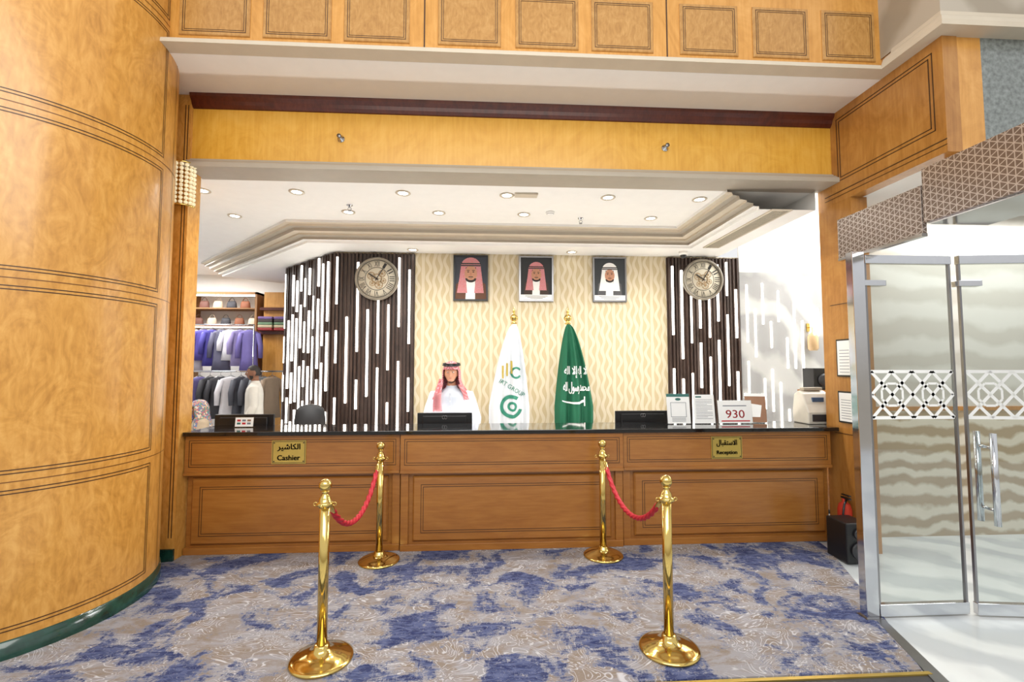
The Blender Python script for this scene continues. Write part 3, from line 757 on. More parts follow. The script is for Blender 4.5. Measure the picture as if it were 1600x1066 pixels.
def ghutra(parent,mat,H,open_deg=58,lap=True,longer=0):
    hc=H.translation; n=64; rows=[]
    for ph in(8,22,36,50,62,73): 
        s_,c_=math.sin(math.radians(ph)),math.cos(math.radians(ph)); rows.append((c_*.138,.100*s_+.0,.116*s_+.006,.006,0))
    rows+=[(.02,.102,.118,.008,0.002),(-.03,.102,.117,.012,.003),(-.08,.105,.114,.018,.004),(-.13,.122,.116,.026,.006),(-.18,.155,.122,.03,.008),(-.235,.2,.132,.03,.010),(-.30,.225,.142,.03,.012)]
    rs=[]
    for dz,rx,ry,cy,ruf in rows: rs.append([(hc.x+(rx+ruf*math.sin(9*2*pi*i/n))*math.cos(2*pi*i/n),hc.y+cy+(ry+ruf*math.sin(9*2*pi*i/n+1))*math.sin(2*pi*i/n),hc.z+dz) for i in range(n)])
    vs=[p for r in rs for p in r]+[(hc.x,hc.y,hc.z+.14)]; fs=[]
    top=len(vs)-1
    for i in range(n): fs.append((top,i,(i+1)%n))
    for j in range(len(rs)-1):
        for i in range(n):
            a=math.degrees(2*pi*(i+.5)/n)+90; a=(a+180)%360-180
            od=open_deg if j<9 else open_deg-14
            if j>=5 and abs(a)<od: continue
            k=(i+1)%n; fs.append((j*n+i,j*n+k,(j+1)*n+k,(j+1)*n+i))
    mb=MB(); mb.add(vs,fs,0,True)
    if lap:
        v=[];f=[]
        for j in range(13):
            u=j/12; z=hc.z-.07-.36*u
            for i in range(7):
                w=i/6; X=hc.x-.108-.03*math.sin(u*2.2)+(w-.5)*(.05+.05*u); Y=hc.y-.02-.125*min(1,u*2.2)-.012*math.sin(w*9+u*2)
                v.append((X,Y,z))
        for j in range(12):
            for i in range(6): q=j*7+i; f.append((q,q+1,q+8,q+7))
        mb.add(v,f,0,True)
    o=mb.obj('headscarf',[mat],parent,recalc=False); s=o.modifiers.new('t','SOLIDIFY'); s.thickness=.005; s.offset=0
    return o
ghutra(P,CHECK,Hm)
m=MB()
for dz,r in((.090,.002),(.106,-.003)):
    m.tube([(Hm.translation.x+(.095+r)*math.cos(2*pi*i/40),Hm.translation.y+.006+(.110+r)*math.sin(2*pi*i/40),Hm.translation.z+dz+.008*math.sin(2*pi*i/40)) for i in range(40)],.009,8,closed=True)
m.obj('head_cord',[BLACK],P)
P2=thing('person',(-3.55,7.35,0),'person with short dark hair and white shirt in the shop','person',rotz=-pi/2+.35)
Hm2=Matrix.Translation((0,-.02,1.60))
J2=standing((.24,.02,1.1),(.24,-.10,.88))
mk('body',body_mesh(J2,EST,Hm2,[((-.24,-.10,.88),(0,-.3,-1),(0,1,0)),((.24,-.10,.88),(0,-.3,-1),(0,1,0))],'body',SKIN2),P2)
face_parts(P2,Hm2,True,True,HAIR)
thobe(P2,plain('cream_shirt_cloth',c(206,202,194),.85),J2,'robe')
P3=thing('person',(-4.05,6.95,0),'person in a colourful patterned headscarf seated in the shop','person',rotz=-.9)
stool=thing('stool',(-4.05,6.95,0),'low round padded stool under a seated visitor','stool')
m=MB().lathe([(0,.36),(.17,.36),(.19,.38),(.19,.41),(.17,.435),(0,.44)],24); m.obj('seat',[DGREY],stool)
for k in range(4):
    a=pi/4+k*pi/2; MB().tube([(.12*math.cos(a),.12*math.sin(a),.37),(.17*math.cos(a),.17*math.sin(a),0)],.014,8).obj('leg',[STEEL],stool)
J3={'pelvis':((0,0,.53),.12),'belly':((0,-.01,.68),.11),'chest':((0,-.03,.84),.12),'neck':((0,-.04,.98),.05),'skull':((0,-.05,1.06),.055)}
for s_,q in(('l',-1),('r',1)):
    J3['sh'+s_]=((q*.16,-.02,.92),.05); J3['el'+s_]=((q*.22,-.1,.68),.038); J3['wr'+s_]=((q*.13,-.3,.6),.026); J3['pa'+s_]=((q*.12,-.34,.59),.023)
    J3['hp'+s_]=((q*.1,-.05,.50),.085); J3['kn'+s_]=((q*.13,-.42,.48),.055); J3['an'+s_]=((q*.12,-.42,.09),.04); J3['to'+s_]=((q*.12,-.57,.04),.034)
Hm3=Matrix.Translation((0,-.07,1.09))@Matrix.Rotation(.15,4,'X')
mk('body',body_mesh(J3,EST,Hm3,[((-.13,-.3,.6),(.1,-1,-.15),(1,0,0)),((.13,-.3,.6),(-.1,-1,-.15),(1,0,0))],'body',SKIN2),P3)
face_parts(P3,Hm3,False)
def multicol(name,cols,sc):
    m,nt,b=base_mat(name); tc=N(nt,'ShaderNodeTexCoord'); v=N(nt,'ShaderNodeTexVoronoi'); v.inputs['Scale'].default_value=sc; nt.links.new(tc.outputs['Object'],v.inputs['Vector'])
    sp=N(nt,'ShaderNodeSeparateColor'); nt.links.new(v.outputs['Color'],sp.inputs[0]); r=N(nt,'ShaderNodeValToRGB'); r.color_ramp.interpolation='CONSTANT'
    e=r.color_ramp.elements; e[0].color=cols[0]; e[1].position=1/len(cols); e[1].color=cols[1]
    for i in range(2,len(cols)): x=e.new(i/len(cols)); x.color=cols[i]
    nt.links.new(sp.outputs[0],r.inputs['Fac']); nt.links.new(r.outputs['Color'],b.inputs['Base Color']); b.inputs['Roughness'].default_value=.8; return m
SCARF=multicol('floral_scarf',[c(96,150,130),c(206,150,130),c(226,214,196),c(110,140,180),c(180,110,130)],55)
mb=MB(); mb.rings([ellring(0,y,z,rx,ry) for z,y,rx,ry in((.40,-.02,.20,.2),(.52,-.02,.2,.19),(.7,-.02,.18,.14),(.85,-.03,.19,.13),(.93,-.03,.16,.1),(.98,-.04,.08,.07),(1.0,-.04,.06,.06))])
for q in(-1,1):
    mb.tube([(q*.12,-.02,.91),(q*.17,-.03,.9),(q*.225,-.1,.68),(q*.13,-.29,.6)],[.06,.07,.06,.045],14)
    mb.tube([(q*.09,0,.5),(q*.13,-.42,.49),(q*.12,-.43,.14)],[.12,.095,.09],14)
mk('robe',remeshed(mb.mesh('robe',[flat('robe_cloth',196,176,150)]),.013,5),P3)
ghutra(P3,SCARF,Hm3,50,False)
# ================================================================== items on the counter
def monitor(x0,x1,zt,label):
    t=thing('monitor',((x0+x1)/2,5.0,.76),label,'monitor',group='counter computer screens'); W=(x1-x0)/2; H=zt-.76
    MB().box(-W,W,-.02,.01,.10,H,0).box(-W*.8,W*.8,-.045,-.02,.16,H-.03,0).obj('screen_housing',[BLACK],t,bevel=.006)
    MB().box(-W+.012,W-.012,.01,.012,.115,H-.012,0).obj('display',[plain('dark_display',c(16,20,30),.1)],t)
    MB().box(-.03,.03,-.015,.01,.01,.16,0).box(-.11,.11,-.08,.09,0,.014,0).obj('stand',[BLACK],t,bevel=.003)
    m=MB()
    for k in(-1,1):
        m.tube([(k*.012+.013*math.cos(a),-.0465,H-.045+.018*math.sin(a)) for a in[2*pi*i/20 for i in range(20)]],.0022,5,closed=True)
    m.obj('logo',[STEEL],t)
monitor(-.72,-.14,1.205,'black computer monitor seen from behind with small silver logo')
monitor(1.415,2.01,1.215,'black computer monitor seen from behind beside the acrylic stands')
monitor(-2.80,-2.20,1.20,'black computer monitor at the cashier end of the counter')
m=MB().box(-2.6,3.6,4.86,5.25,.73,.76,0)
for x in(-2.55,-.78,1.3,3.55): m.box(x-.02,x+.02,4.87,5.24,0,.73,0)
m.obj('back_desk',[W_COUNTER],label='wooden lower desk shelf running behind the tall counter',cat='desk')
def card(x,w,h,label,items,mats,tilt=.12,rotz=0,y=4.64,base=True):
    t=thing('sign_holder',(x,y,1.108),label,'sign',rotz,group='acrylic counter signs')
    MB().box(-w/2-.006,w/2+.006,-.012,.045,0,.006,0).obj('base',[ACRYL],t)
    R=Matrix.Rotation(-tilt,4,'X')
    m=MB().box(-w/2-.004,w/2+.004,-.002,.002,.003,h+.006,0,R); m.obj('acrylic_panel',[ACRYL],t)
    m=MB(); m.poly([(-w/2,.008),(w/2,.008),(w/2,h),(-w/2,h)],-.0025,0); items(m,w,h)
    m.obj('printed_card',mats,t,rot=(-tilt,0,0),recalc=False)
RED=flat('print_red',190,40,48); GRN=flat('print_green',60,110,104); GRY=flat('print_grey',120,124,132); BRN=flat('print_brown',150,110,84)
def it_a(m,w,h):
    m.poly([(-w/2,h*.90),(w/2,h*.90),(w/2,h),(-w/2,h)],-.003,1); m.disc(0,h*.82,.03,.014,-.0035,1,16)
    m.frame(-w*.34,w*.34,h*.24,h*.72,-.003,.004,3)
    for k in range(3): m.poly([(-w*.3,.03+.014*k),(w*.3,.03+.014*k),(w*.3,.035+.014*k),(-w*.3,.035+.014*k)],-.003,3)
def it_b(m,w,h):
    m.poly([(-w*.38,h*.9),(-w*.1,h*.9),(-w*.1,h*.95),(-w*.38,h*.95)],-.003,1)
    for k in range(13):
        ww=.4-(.12 if k%4==3 else 0); z=h*.82-k*.016
        m.poly([(-w*.4,z),(-w*.4+2*ww*w,z),(-w*.4+2*ww*w,z+.004),(-w*.4,z+.004)],-.003,3)
def it_c(m,w,h):
    for dx in(-.001,0,.001): text_into(m,'930',dx,h*.42,-.003,w=w*.55,h=h*.34,m=2)
    m.poly([(-w*.35,h*.75),(w*.35,h*.75),(w*.35,h*.79),(-w*.35,h*.79)],-.003,3); m.poly([(-w*.42,h*.1),(w*.42,h*.1),(w*.42,h*.15),(-w*.42,h*.15)],-.003,2)
def it_d(m,w,h):
    m.poly([(-w/2,0.008),(w/2,.008),(w/2,h*.9),(-w/2,h*.9)],-.003,4); m.poly([(-w*.3,h*.2),(w*.2,h*.2),(w*.3,h*.6),(-w*.2,h*.65)],-.0034,0)
MT=[PAPER,GRN,RED,GRY,BRN]
card(1.98,.24,.31,'upright white information card in acrylic holder with teal header',it_a,MT)
card(2.25,.22,.30,'white printed notice in an acrylic holder on the counter',it_b,MT)
card(2.575,.36,.24,'landscape white card printed with red number 930',it_c,MT)
card(2.83,.2,.31,'leaning brown and white leaflet in an acrylic holder',it_d,MT,.2,-.35,4.70)
card(-2.33,.17,.095,'small landscape card with payment marks beside the monitor',lambda m,w,h:[m.poly([(-w*.4+k*w*.28,h*.3+j*h*.3),(-w*.4+k*w*.28+w*.2,h*.3+j*h*.3),(-w*.4+k*w*.28+w*.2,h*.5+j*h*.3),(-w*.4+k*w*.28,h*.5+j*h*.3)],-.003,1+(k+j)%4) for k in range(3) for j in range(2)],MT)
t=thing('banknote_counter',(3.43,4.68,1.108),'off-white banknote counting machine at the end of the counter','office machine')
sec=[(-.13,0),(.11,0),(.12,.12),(.09,.30),(.02,.34),(-.05,.31),(-.09,.2),(-.13,.12)]
m=MB(); m.rings([[(x,y,z) for y,z in sec] for x in(-.14,.14)],0,False); m.obj('housing',[plain('ivory_plastic',c(214,208,196),.45)],t,bevel=.012)
MB().box(-.1,.1,-.14,-.128,.03,.10,0).obj('note_slot',[DGREY],t)
MB().box(-.06,.06,-.088,-.07,.225,.27,0).obj('keypad',[flat('keypad_blue',70,90,120)],t)
MB().box(-.1,.1,-.02,.05,.34,.37,0).obj('hopper',[GREYM],t,bevel=.004)
t=thing('cabinet',(4.02,5.35,0),'slim wooden side cabinet carrying a black speaker','cabinet')
MB().box(-.17,.17,-.16,.16,.05,1.42,0).obj('body',[W_COUNTER],t,bevel=.004); m=MB().box(-.16,.16,-.175,-.16,.07,1.40,0); m.obj('door',[W_COUNTER],t); MB().box(.1,.12,-.19,-.175,.7,.85,0).obj('handle',[GOLD],t)
MB().box(-.17,.17,-.14,.16,0,.05,0).obj('plinth',[BLACK],t)
t=thing('speaker',(4.0,5.35,1.42),'small black box speaker on top of the cabinet','speaker')
MB().box(-.12,.12,-.1,.1,0,.26,0).obj('housing',[BLACK],t,bevel=.008); MB().lathe([(0,0),(.07,0),(.075,.012),(.04,.01),(0,.02)],24,mtx=Matrix.Translation((0,-.1,.12))@Matrix.Rotation(pi/2,4,'X')).obj('cone',[DGREY],t)
t=thing('lantern',(4.72,6.38,1.93),'small brass and glass lantern mounted on the marble wall','wall light')
MB().lathe([(.0,0),(.05,.0),(.07,.03),(.07,.2),(.05,.24),(.015,.27),(.01,.33)],8).obj('shade',[plain('lantern_glass',c(190,160,120),.2)],t)
m=MB().tube([(0,0,.3),(0,.02,.34),(0,.09,.34)],.008,8)
m.box(-.03,.03,.075,.09,.28,.4,0).obj('bracket',[GOLD],t)
t=thing('office_chair',(-2.08,5.62,0),'black office chair with rounded backrest behind the counter','chair',rotz=.3)
m=MB(); n=24
m.rings([[( (.225*math.cos(a))*(abs(math.cos(a))**-.4 if abs(math.cos(a))>.3 else 1)*.8, .27+dy+.03*math.cos(a)**2*-1, .98+.27*math.sin(a)*(abs(math.sin(a))**-.3 if abs(math.sin(a))>.3 else 1)*.95) for a in[2*pi*i/n for i in range(n)]] for dy in(-.05,.0)],0,True)
m.obj('backrest',[BLACK],t,bevel=.01)
MB().box(-.24,.24,-.24,.24,.45,.53,0).obj('seat',[BLACK],t,bevel=.03)
MB().box(-.035,.035,.22,.28,.42,.8,0).obj('back_bracket',[DGREY],t)
MB().lathe([(.025,.08),(.025,.3),(.04,.31),(.04,.46)],14).obj('gas_column',[STEEL],t)
for k in range(5):
    a=2*pi*k/5; MB().tube([(0,0,.11),(.3*math.cos(a),.3*math.sin(a),.075)],[.025,.016],8).obj('leg',[DGREY],t)
    MB().lathe([(0,-.012),(.03,-.012),(.03,.012),(0,.012)],14,mtx=Matrix.Translation((.3*math.cos(a),.3*math.sin(a),.03))@Matrix.Rotation(a,4,'Z')@Matrix.Rotation(pi/2,4,'X')).obj('caster',[BLACK],t)
# ================================================================== ceiling fixtures
def downlight(x,y,z):
    t=thing('downlight',(x,y,z),'round recessed white ceiling downlight switched on','ceiling light',group='recessed ceiling downlights')
    MB().lathe([(.05,0),(.075,-.0),(.078,-.006),(.07,-.012),(.05,-.008)],28,cap=False).obj('trim_ring',[CREAM],t)
    MB().lathe([(0,-.004),(.051,-.004)],28,cap=False).obj('lens',[LAMP],t)
    return t
d0=downlight(-2.9,4.8,3.5)
pos=[(-1.95,4.78),(-.86,4.75),(.22,4.75),(1.30,4.75),(2.3,4.75),(-3.0,5.6),(-1.6,5.38),(-.55,5.35),(.45,5.35),(-4.1,5.6),(-5.2,6.4),(-4.6,7.2),(-5.6,8.2)]
for x,y in pos: dup(d0,(x,y,3.5))
dup(d0,(2.0,5.4,3.5)); dup(d0,(-1.0,6.3,3.3)); dup(d0,(1.2,6.3,3.3))
for x in(4.2,4.9,5.6): dup(d0,(x,3.9,3.3))
LP=[(-2.9,4.8),(-1.95,4.78),(-.86,4.75),(.22,4.75),(1.3,4.75),(2.3,4.75),(-.55,5.35),(2.0,5.4),(-4.1,5.6),(-4.6,7.2),(-5.6,8.2)]
def sprinkler(x,y,z,rot=(0,0,0),label='small chrome sprinkler head'):
    t=thing('sprinkler_head',(x,y,z),label,'sprinkler',rot=rot,group='fire sprinkler heads')
    MB().lathe([(0,0),(.035,0),(.033,-.008),(.014,-.012),(.012,-.03),(0,-.03)],20).obj('escutcheon',[CHROME],t)
    m=MB().tube([(-.012,0,-.028),(-.02,0,-.045),(-.004,0,-.065)],.003,6).tube([(.012,0,-.028),(.02,0,-.045),(.004,0,-.065)],.003,6).lathe([(0,-.064),(.02,-.064),(.02,-.069),(0,-.069)],16)
    m.obj('deflector',[STEEL],t)
sprinkler(-1.52,5.15,3.5,label='chrome sprinkler head on the white ceiling'); sprinkler(1.15,5.45,3.5,label='chrome sprinkler head on the white ceiling')
sprinkler(-1.36,4.30,3.83,(-pi/2,0,0),'chrome sidewall sprinkler head on the golden fascia'); sprinkler(1.746,4.30,3.83,(-pi/2,0,0),'chrome sidewall sprinkler head on the golden fascia')
t=thing('smoke_detector',(.75,5.25,3.5),'round white smoke detector on the ceiling','smoke detector'); MB().lathe([(0,0),(.05,0),(.05,-.015),(.035,-.035),(0,-.035)],24).obj('housing',[WHITE],t); MB().lathe([(.036,-.02),(.042,-.02),(.042,-.028),(.036,-.03)],20,cap=False).obj('vent_ring',[DGREY],t)
t=thing('access_panel',(.42,4.72,3.5),'small rectangular white panel on the ceiling','ceiling panel'); MB().box(-.12,.12,-.05,.05,-.02,0,0).obj('cover',[CREAM],t,bevel=.004)
t=thing('air_grille',(3.02,5.2,3.3),'long white slotted air conditioning grille in the ceiling','air vent')
m=MB().box(-.11,.11,-.75,-.73,-.012,0,0).box(-.11,.11,.73,.75,-.012,0,0).box(-.11,-.09,-.73,.73,-.012,0,0).box(.09,.11,-.73,.73,-.012,0,0); m.obj('grille_frame',[CREAM],t)
m=MB()
for k in range(7): m.box(-.085+.027*k,-.077+.027*k,-.73,.73,-.01,0,0)
m.box(-.09,.09,-.73,.73,-.001,0,1).obj('louvres',[CREAM,DGREY],t)
t=thing('security_camera',(2.75,6.2,3.3),'white dome security camera under the dropped ceiling','security camera'); MB().lathe([(0,0),(.06,0),(.06,-.04),(.05,-.05),(0,-.05)],24).obj('housing',[WHITE],t); MB().ell(0,0,-.05,.045,.045,.045).obj('dome',[BLACK],t)
t=thing('wall_sconce',(-2.79,4.275,3.14),'square crystal beaded wall sconce glowing warm on the wood pier','wall light')
MB().box(-.06,.06,-.02,0,.02,.36,0).obj('back_plate',[GOLD],t)
m=MB(); n=11
for j in range(10):
    for i in range(n):
        a=-pi/2+ (i-(n-1)/2)*.30; rr=.15
        m.ell(rr*math.cos(a),-.02+rr*.9*math.sin(a)*.75,.02+.038*j,.019,.016,.018,0,8,6)
m.obj('crystal_shade',[CRYSTAL],t)
m=MB()
for z in(-.005,.385): m.tube([(.155*math.cos(-pi*i/16),-.02+.105*math.sin(-pi*i/16),z) for i in range(17)],.007,8)
m.obj('shade_rim',[GOLD],t)
# ================================================================== glass entrance on the right
t=thing('entrance_header',(2.70,1.4,2.58),'bronze and silver lattice header box above the glass entrance','door header')
MB().box(0,.42,-1.2,1.25,0,.34,0).obj('header_box',[LATT],t,bevel=.004); m=MB().box(.02,.40,-1.18,1.23,-.012,0,0).obj('underside_plate',[CHROME],t)
t=thing('transom_panel',(2.70,2.66,2.5),'bronze and silver lattice transom panel beside the header box','door header'); MB().box(0,.03,0,.68,.02,.32,0).obj('patterned_sheet',[LATT],t); MB().box(-.004,.034,0,.68,0,.02,0).obj('lower_rail',[CHROME],t)
t=thing('entrance_post',(2.60,3.07,0),'slim chrome post carrying the glass door','post')
MB().box(-.045,.045,-.03,.03,0,2.5,0).obj('post',[CHROME],t,bevel=.004); MB().box(-.06,.06,-.045,.045,0,.012,0).obj('foot_plate',[STEEL],t)
def latt_band(m,x0,x1,z0,z1,y,p):
    def seg(a,b,w=.011):
        a=Vector(a);b=Vector(b);d=(b-a).normalized();nn=Vector((-d.y,d.x))*w
        pts=[a-nn,b-nn,b+nn,a+nn]; m.add([(q.x,y,q.y) for q in pts],[(0,1,2,3)],0)
    n=int(round((x1-x0)/p)); p=(x1-x0)/n
    for i in range(n):
        X=x0+i*p; zc=(z0+z1)/2
        seg((X,z0),(X+p,z1)); seg((X,z1),(X+p,z0)); seg((X,zc),(X+p/2,z1)); seg((X+p/2,z1),(X+p,zc)); seg((X,zc),(X+p/2,z0)); seg((X+p/2,z0),(X+p,zc))
        q=.22*p
        pts=[(X+p/2+q*1.25*math.cos(a),zc+q*1.25*math.sin(a)) for a in[pi/8+k*pi/4 for k in range(8)]]
        for k in range(8): seg(pts[k],pts[(k+1)%8],.008)
    seg((x0,z0),(x1,z0)); seg((x0,z1),(x1,z1))
def leaf(x,y,W,label,handle,rotz=0):
    t=thing('glass_door',(x,y,0),label,'glass door',rotz,group='glass entrance doors')
    MB().add([(0,0,.09),(W,0,.09),(W,0,2.42),(0,0,2.42)],[(0,1,2,3)]).obj('glass_pane',[GLASS],t)
    MB().box(0,W,-.02,.02,.012,.09,0).obj('bottom_rail',[CHROME],t,bevel=.003)
    MB().box(0,W,-.02,.02,2.42,2.48,0).obj('top_rail',[CHROME],t,bevel=.003)
    for a,b in((0,.014),(W-.014,W)): MB().box(a,b,-.010,.010,.09,2.42,0).obj('edge_strip',[STEEL],t)
    m=MB(); latt_band(m,.02,W-.02,1.34,1.66,-.003,.31); m.obj('frosted_lattice_band',[PAPER],t,recalc=False)
    MB().box(-.02,.14,-.03,.03,2.26,2.30,0).obj('patch_fitting',[CHROME],t,bevel=.004)
    if handle:
        for sy in(-1,1):
            m=MB().tube([(.12,sy*.06,.62),(.12,sy*.06,1.24)],.019,16)
            for z in(.72,1.14): m.tube([(.12,0,z),(.12,sy*.06,z)],.01,10)
            m.obj('handle',[CHROME],t)
leaf(2.66,3.07,.64,'frameless glass door with chrome rails and frosted lattice band',False)
leaf(3.34,3.05,.95,'frameless glass door with long vertical chrome pull handles',True,-.12)
m=MB().add([(2.6,3.02,0),(2.66,3.02,0),(2.48,2.42,0),(2.40,2.42,0),(2.6,3.02,.012),(2.66,3.02,.012),(2.48,2.42,.012),(2.40,2.42,.012)],[(4,5,6,7),(3,2,1,0),(0,1,5,4),(1,2,6,5),(2,3,7,6),(3,0,4,7)])
S(m.obj('trim_7',[STEEL]))
for k,(z,h) in enumerate(((1.60,.36),(1.16,.3))):
    t=thing('picture_frame',(3.44,4.22,z),'small black framed certificate on the wooden pier','picture',group='framed notices')
    MB().box(-.012,0,-.1,.1,0,h,0).obj('frame',[BLACK],t); m=MB().box(-.014,-.012,-.085,.085,.015,h-.015,0)
    for j in range(8): m.box(-.0148,-.014,-.06,.06,.04+.03*j*h/.36,.045+.03*j*h/.36,1)
    m.obj('print',[PAPER,GRY],t)
t=thing('speaker',(3.2,3.98,.01),'black portable floor speaker beside the counter','speaker')
MB().box(-.11,.11,-.12,.12,0,.34,0).obj('housing',[BLACK],t,bevel=.012)
for z,r in((.11,.07),(.25,.045)): MB().lathe([(0,.01),(r*.5,.012),(r,.02),(r*1.05,.0),(0,0)],24,mtx=Matrix.Translation((0,-.12,z))@Matrix.Rotation(pi/2,4,'X')).obj('cone',[DGREY],t)
t=thing('fire_extinguisher',(3.37,4.22,0),'red fire extinguisher standing on the floor by the counter end','fire extinguisher')
MB().lathe([(0,0),(.055,0),(.058,.01),(.058,.36),(.045,.41),(.018,.43),(.018,.46),(0,.46)],24).obj('tank',[flat('extinguisher_red',190,50,24)],t)
MB().box(-.012,.012,-.07,.03,.46,.475,0).box(-.012,.012,-.07,.02,.49,.5,0).obj('lever',[BLACK],t)
MB().tube([(0,-.03,.46),(-.05,-.06,.42),(-.07,-.05,.25),(-.065,-.03,.12)],.009,8).obj('hose',[BLACK],t)
# ================================================================== shop
t=thing('display_cabinet',(-4.92,9.05,0),'tall lit shop cabinet with shelves of bags','shelf')
m=MB().box(-.62,.62,.18,.22,0,3.1,1).box(-.64,-.6,-.2,.2,0,3.1,0).box(.6,.64,-.2,.2,0,3.1,0).box(-.64,.64,-.2,.2,3.06,3.1,0).box(-.6,.6,-.2,.2,2.45,2.48,0).box(-.6,.6,-.2,.2,2.78,2.8,0); m.obj('carcass',[flat('shop_wood',150,110,70),WHITE],t)
MB().box(-.6,.6,-.19,-.17,3.02,3.05,0).obj('light_bar',[LED],t); MB().box(-.6,.6,-.17,-.15,2.43,2.45,0).obj('light_bar',[LED],t)
bagcols=[(96,60,50),(186,170,150),(60,60,66),(140,86,60),(210,196,176)]
for k in range(9):
    x=-5.40+.25*(k%5)+(.1 if k>4 else 0); z=2.48 if k<5 else 2.80
    t=thing('handbag',(x,8.97,z),'structured handbag with curved handle on a shop shelf','handbag',group='handbags on the shop shelf')
    bmt=flat('bag%d'%k,*bagcols[k%5]); m=MB(); m.rings([ellring(0,0,zz,rx,ry,20) for zz,rx,ry in((0,.085,.04),(.02,.095,.045),(.1,.085,.038),(.14,.07,.02))]); m.obj('bag_body',[bmt],t)
    MB().tube([(.05*math.cos(a),0,.13+.07*math.sin(a)) for a in[pi*i/12 for i in range(13)]],.005,6).obj('handle',[bmt],t)
def garment(x,y,z,w,L,mat,label,rotz,grp):
    t=thing('garment',(x,y,z),label,'clothing',rotz,group=grp)
    m=MB(); rs=[]
    for u,ww,dd in((0,.10,.02),(.05,.9,.05),(.12,1.0,.06),(.35,.8,.07),(.7,.88,.08),(1,1.0,.09)):
        rs.append(ellring(0,0,-.06-L*u,w*.5*ww if u>0 else w*.12,dd*.6,28,.006*(1 if u>.2 else 0),7))
    m.rings(rs)
    for q in(-1,1): m.tube([(q*w*.42,0,-.12),(q*w*.58,0,-.12-L*.3),(q*w*.6,-.02,-.1-L*.62)],[.045,.045,.038],10)
    m.obj('cloth',[mat],t)
    MB().tube([(-w*.4,0,-.1),(0,0,-.035),(w*.4,0,-.1)],.006,6).tube([(0,0,-.035),(0,0,.0),(.015,0,.02),(.0,0,.03)],.003,6).obj('hanger',[STEEL],t)
def rail(x0,x1,y,z,label):
    t=thing('clothes_rail',((x0+x1)/2,y,0),label,'clothes rack'); W=(x1-x0)/2
    MB().tube([(-W,0,z),(W,0,z)],.014,10).obj('rail',[CHROME],t)
    for q in(-1,1): MB().tube([(q*W,0,z),(q*W,0,0)],.014,10).tube([(q*W,-.2,.02),(q*W,.2,.02)],.014,8).obj('upright',[CHROME],t)
GC=[(84,74,160),(228,226,236),(150,140,190),(70,64,150),(240,240,244),(120,110,180),(96,96,120),(200,196,210),(100,92,190),(232,232,240)]
gm=[flat('garment_cloth_%d'%i,*q) for i,q in enumerate(GC)]
GN=['deep violet','white','lilac','indigo','bright white','mauve','slate','pale grey','purple','ivory']
rail(-5.6,-4.15,8.5,2.45,'chrome upper rail hung with violet and white garments'); rail(-5.6,-3.45,8.1,1.62,'chrome lower rail hung with dark jackets')
for i in range(9):
    k=(i*3+1)%10; garment(-5.5+.16*i,8.5,2.42,.3,.55+.1*(i%3),gm[k],GN[k]+' long garment on a hanger',.5+.3*math.sin(i*2),'violet and white hanging garments')
gd=[flat('jacket_cloth_%d'%i,*q) for i,q in enumerate([(70,72,82),(210,208,214),(52,52,58),(104,96,150),(150,130,110),(110,112,116)])]
dn=['slate grey','silver','black','dusty violet','brown','mid grey']
for i in range(12):
    k=(i*5+i//3)%6; garment(-5.5+.17*i,8.1,1.59,.34,.7,gd[k],dn[k]+' jacket hanging on the lower rail',1.0+.3*math.sin(i*1.7),'jackets on the lower rail')
t=thing('display_pillar',(-3.93,8.95,0),'wooden shop pillar with shelves of folded goods','shelf')
MB().box(-.22,.3,-.1,.25,0,3.1,0).obj('pillar',[W_BAND],t); MB().box(-.25,.34,-.2,.3,2.3,2.36,0).box(-.25,.34,-.2,.3,2.75,2.8,0).obj('shelf_board',[W_DARK],t)
fc=[flat('folded_%d'%i,*q) for i,q in enumerate([(150,50,50),(196,180,150),(110,140,110),(70,60,60),(120,96,150)])]
for k in range(10):
    MB().box(-.13,.13,-.1,.1,0,.05,0).obj('folded_cloth',[fc[k%5]],loc=(-4.03 if k<5 else -3.74,8.74,2.362+.052*(k%5)),bevel=.012,label='folded fabric stacked on the shop shelf',cat='folded cloth',group='folded cloths on the shelf')
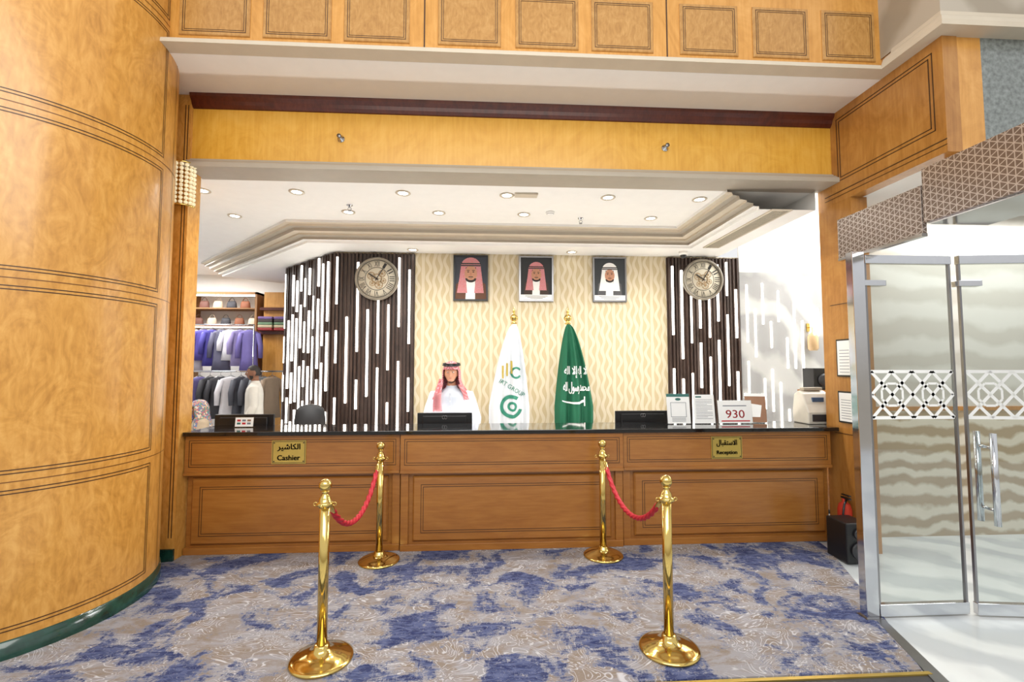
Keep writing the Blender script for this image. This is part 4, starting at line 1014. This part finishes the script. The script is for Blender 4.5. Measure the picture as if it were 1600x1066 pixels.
t=thing('glass_lightbox',(-3.2,9.2,2.2),'purple lit display box on the shop wall','shop display'); MB().box(-.3,.3,-.06,.08,0,.5,0).obj('box',[emit('violet_glow',(.35,.25,.9,1),1.2)],t); MB().frame(-.32,.32,-.02,.52,-.06,.03,0,.02).obj('border',[STEEL],t)
# ================================================================== lights
def area(name,loc,rot,size,e,col=(1,1,1),sy=None):
    l=bpy.data.lights.new(name,'AREA'); l.energy=e; l.size=size; l.color=col
    if sy: l.shape='RECTANGLE'; l.size_y=sy
    o=bpy.data.objects.new(name,l); COL.objects.link(o); o.location=loc; o.rotation_euler=rot
area('lobby_light',(0,-.8,4.6),(math.radians(55),0,0),5,215,(1,.975,.93),2.5)
area('hall_light',(5.2,3.9,3.25),(0,0,0),2.2,50,(1,1,1),.8)
area('daylight_side',(5.5,5.4,4.1),(0,0,0),1.6,150)
area('shop_light',(-5.2,8.0,3.45),(0,0,0),1.4,70)
area('ceiling_fill_uplight',(.3,5.15,.80),(pi,0,0),5.4,50,(1,.97,.92),.12)  # added fill light, hidden behind the counter, aimed up to brighten the reception ceiling
for i,(x,y) in enumerate(LP):
    l=bpy.data.lights.new('downlight_bulb','SPOT'); l.energy=46; l.shadow_soft_size=.04; l.color=(1,.96,.88); l.spot_size=math.radians(150); l.spot_blend=.6
    o=bpy.data.objects.new('downlight_bulb',l); COL.objects.link(o); o.location=(x,y,3.47)
w=bpy.data.worlds.new('world'); SC.world=w; w.use_nodes=True; nt=w.node_tree; bg=nt.nodes['Background']
tc=N(nt,'ShaderNodeTexCoord'); sp=N(nt,'ShaderNodeSeparateXYZ'); nt.links.new(tc.outputs['Generated'],sp.inputs[0])
r=N(nt,'ShaderNodeValToRGB'); e=r.color_ramp.elements; e[0].position=.0; e[0].color=(.45,.38,.3,1); e[1].position=1; e[1].color=(1,.99,.97,1)
x=e.new(.48); x.color=(.5,.45,.38,1); x=e.new(.6); x.color=(.97,.97,.98,1)
mr=math_(nt,'ADD',math_(nt,'MULTIPLY',sp.outputs[2],.5),.5); nt.links.new(mr,r.inputs['Fac']); nt.links.new(r.outputs['Color'],bg.inputs['Color']); bg.inputs['Strength'].default_value=.9
SC.view_settings.view_transform='Standard'; SC.view_settings.look='None'; SC.view_settings.exposure=.04
